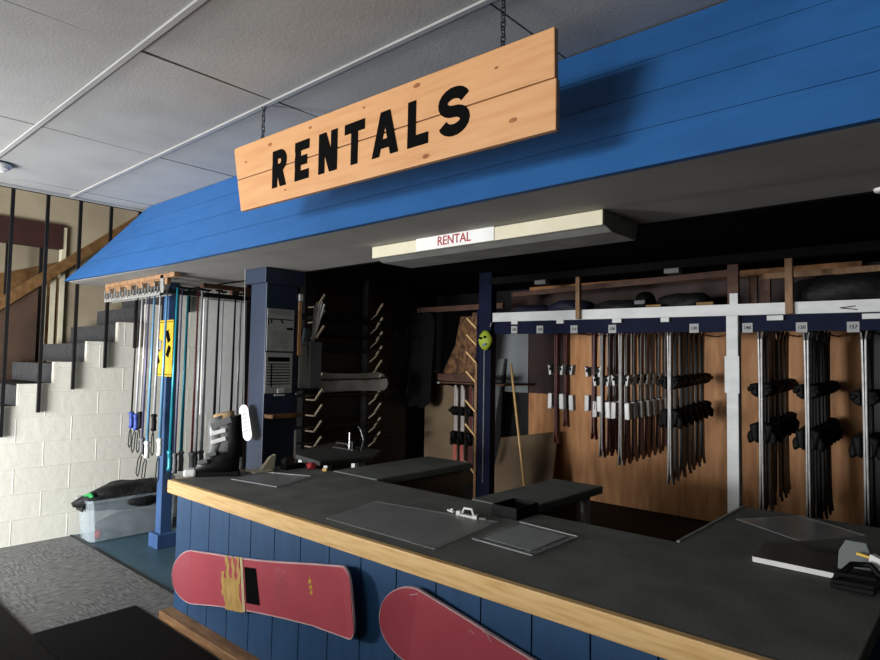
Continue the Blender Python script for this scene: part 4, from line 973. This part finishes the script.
row(-3.075, YR, 1, .1, 1.07, 'skimaroon', 'bindwhite', 1.45, 1.17, 'maroon ski with white bindings, in first pair right of the leaning stick', '', None, medge='skimaroon')
row(-3.02, YR+.08, 1, .1, .92, 'skimaroon', 'bindwhite', 1.45, 1.16, 'shorter maroon ski with white bindings, in second pair from the left', '', None, medge='skimaroon')
row(-2.69, YR, 1, .1, 1.00, 'skimaroon', 'bindwhite', 1.44, 1.17, 'reddish brown ski with white bindings, in pair before the large cluster', '', None, medge='skimaroon')
row(-2.61, YR, 3, .13, 1.15, 'skimaroon', 'bindwhite', 1.36, 1.12, 'grey ski in front pair of the left white-binding row', 'grey and maroon ski behind the front pair of the left white-binding row', 'skis in the left white-binding row', rest='skimix')
row(-2.43, YR, 8, .115, 1.20, 'skimaroon', 'bindwhite', 1.37, 1.12, 'long pale ski in front pair of the wide white-binding row', 'maroon-tailed ski in the row of white bindings behind the long pale pair', 'skis in the wide white-binding row', dL=.006, dx=.008, rest='skimix')
row(-2.00, YR, 7, .12, 1.30, 'skidark', 'bindblack', 1.36, 1.08, 'long silver-edged ski in front pair of black row left of white post', 'dark ski with black binding in the row left of the white post', 'black-binding skis left of the white post', dL=.012)
row(-1.31, YR, 8, .11, 1.42, 'skidark', 'bindblack', 1.33, 1.02, 'silver-edged ski in front pair of first row right of white post', 'dark ski with black binding in first row right of the white post', 'skis in first row right of the white post', dL=.010, zbase=1.80)
row(-1.005, YR, 8, .11, 1.48, 'skidark', 'bindblack', 1.33, 1.0, 'silver-edged ski in front pair of second row right of white post', 'dark ski with black binding in second row right of the white post', 'skis in second row right of the white post', dL=.008, zbase=1.79)
row(-.66, YR, 3, .11, 1.45, 'skidark', 'bindblack', 1.30, .98, 'silver-edged ski in front pair at the far right edge', 'dark ski with black binding at the far right edge', 'skis in the last row at right edge', dL=.01, zbase=1.79)
# skis in the dark corner under the alcove shelf
for i, (x, mt, lb, zz) in enumerate(((-4.60, 'skiwhite', 'pale ski with coral tail hanging in the dark corner, left one', 1.24), (-4.50, 'skiwhite', 'pale ski with coral tail hanging in the dark corner, middle one', 1.24), (-4.38, 'skimaroon', 'dark red ski hanging in the dark corner beside the navy post', 1.24))):
    A = make_ski(lb, .90, mt, 'bindblack', .95, .66, zbase=zz); A.location = (x, 5.45, zz); A.rotation_euler = (0, 0, -PI/2)
    if i < 2: MB().box((x-.026, 5.434, zz-.86), (x+.026, 5.437, zz-.62)).build('tail_print', 'skicoral', A)
tag(MB().tube([(-4.7, 5.47, 1.225), (-4.3, 5.47, 1.225)], .008, 6).build('hanging_rod', 'dmetal'), 'short steel rod under the alcove shelf holding the pale skis', 'rod')
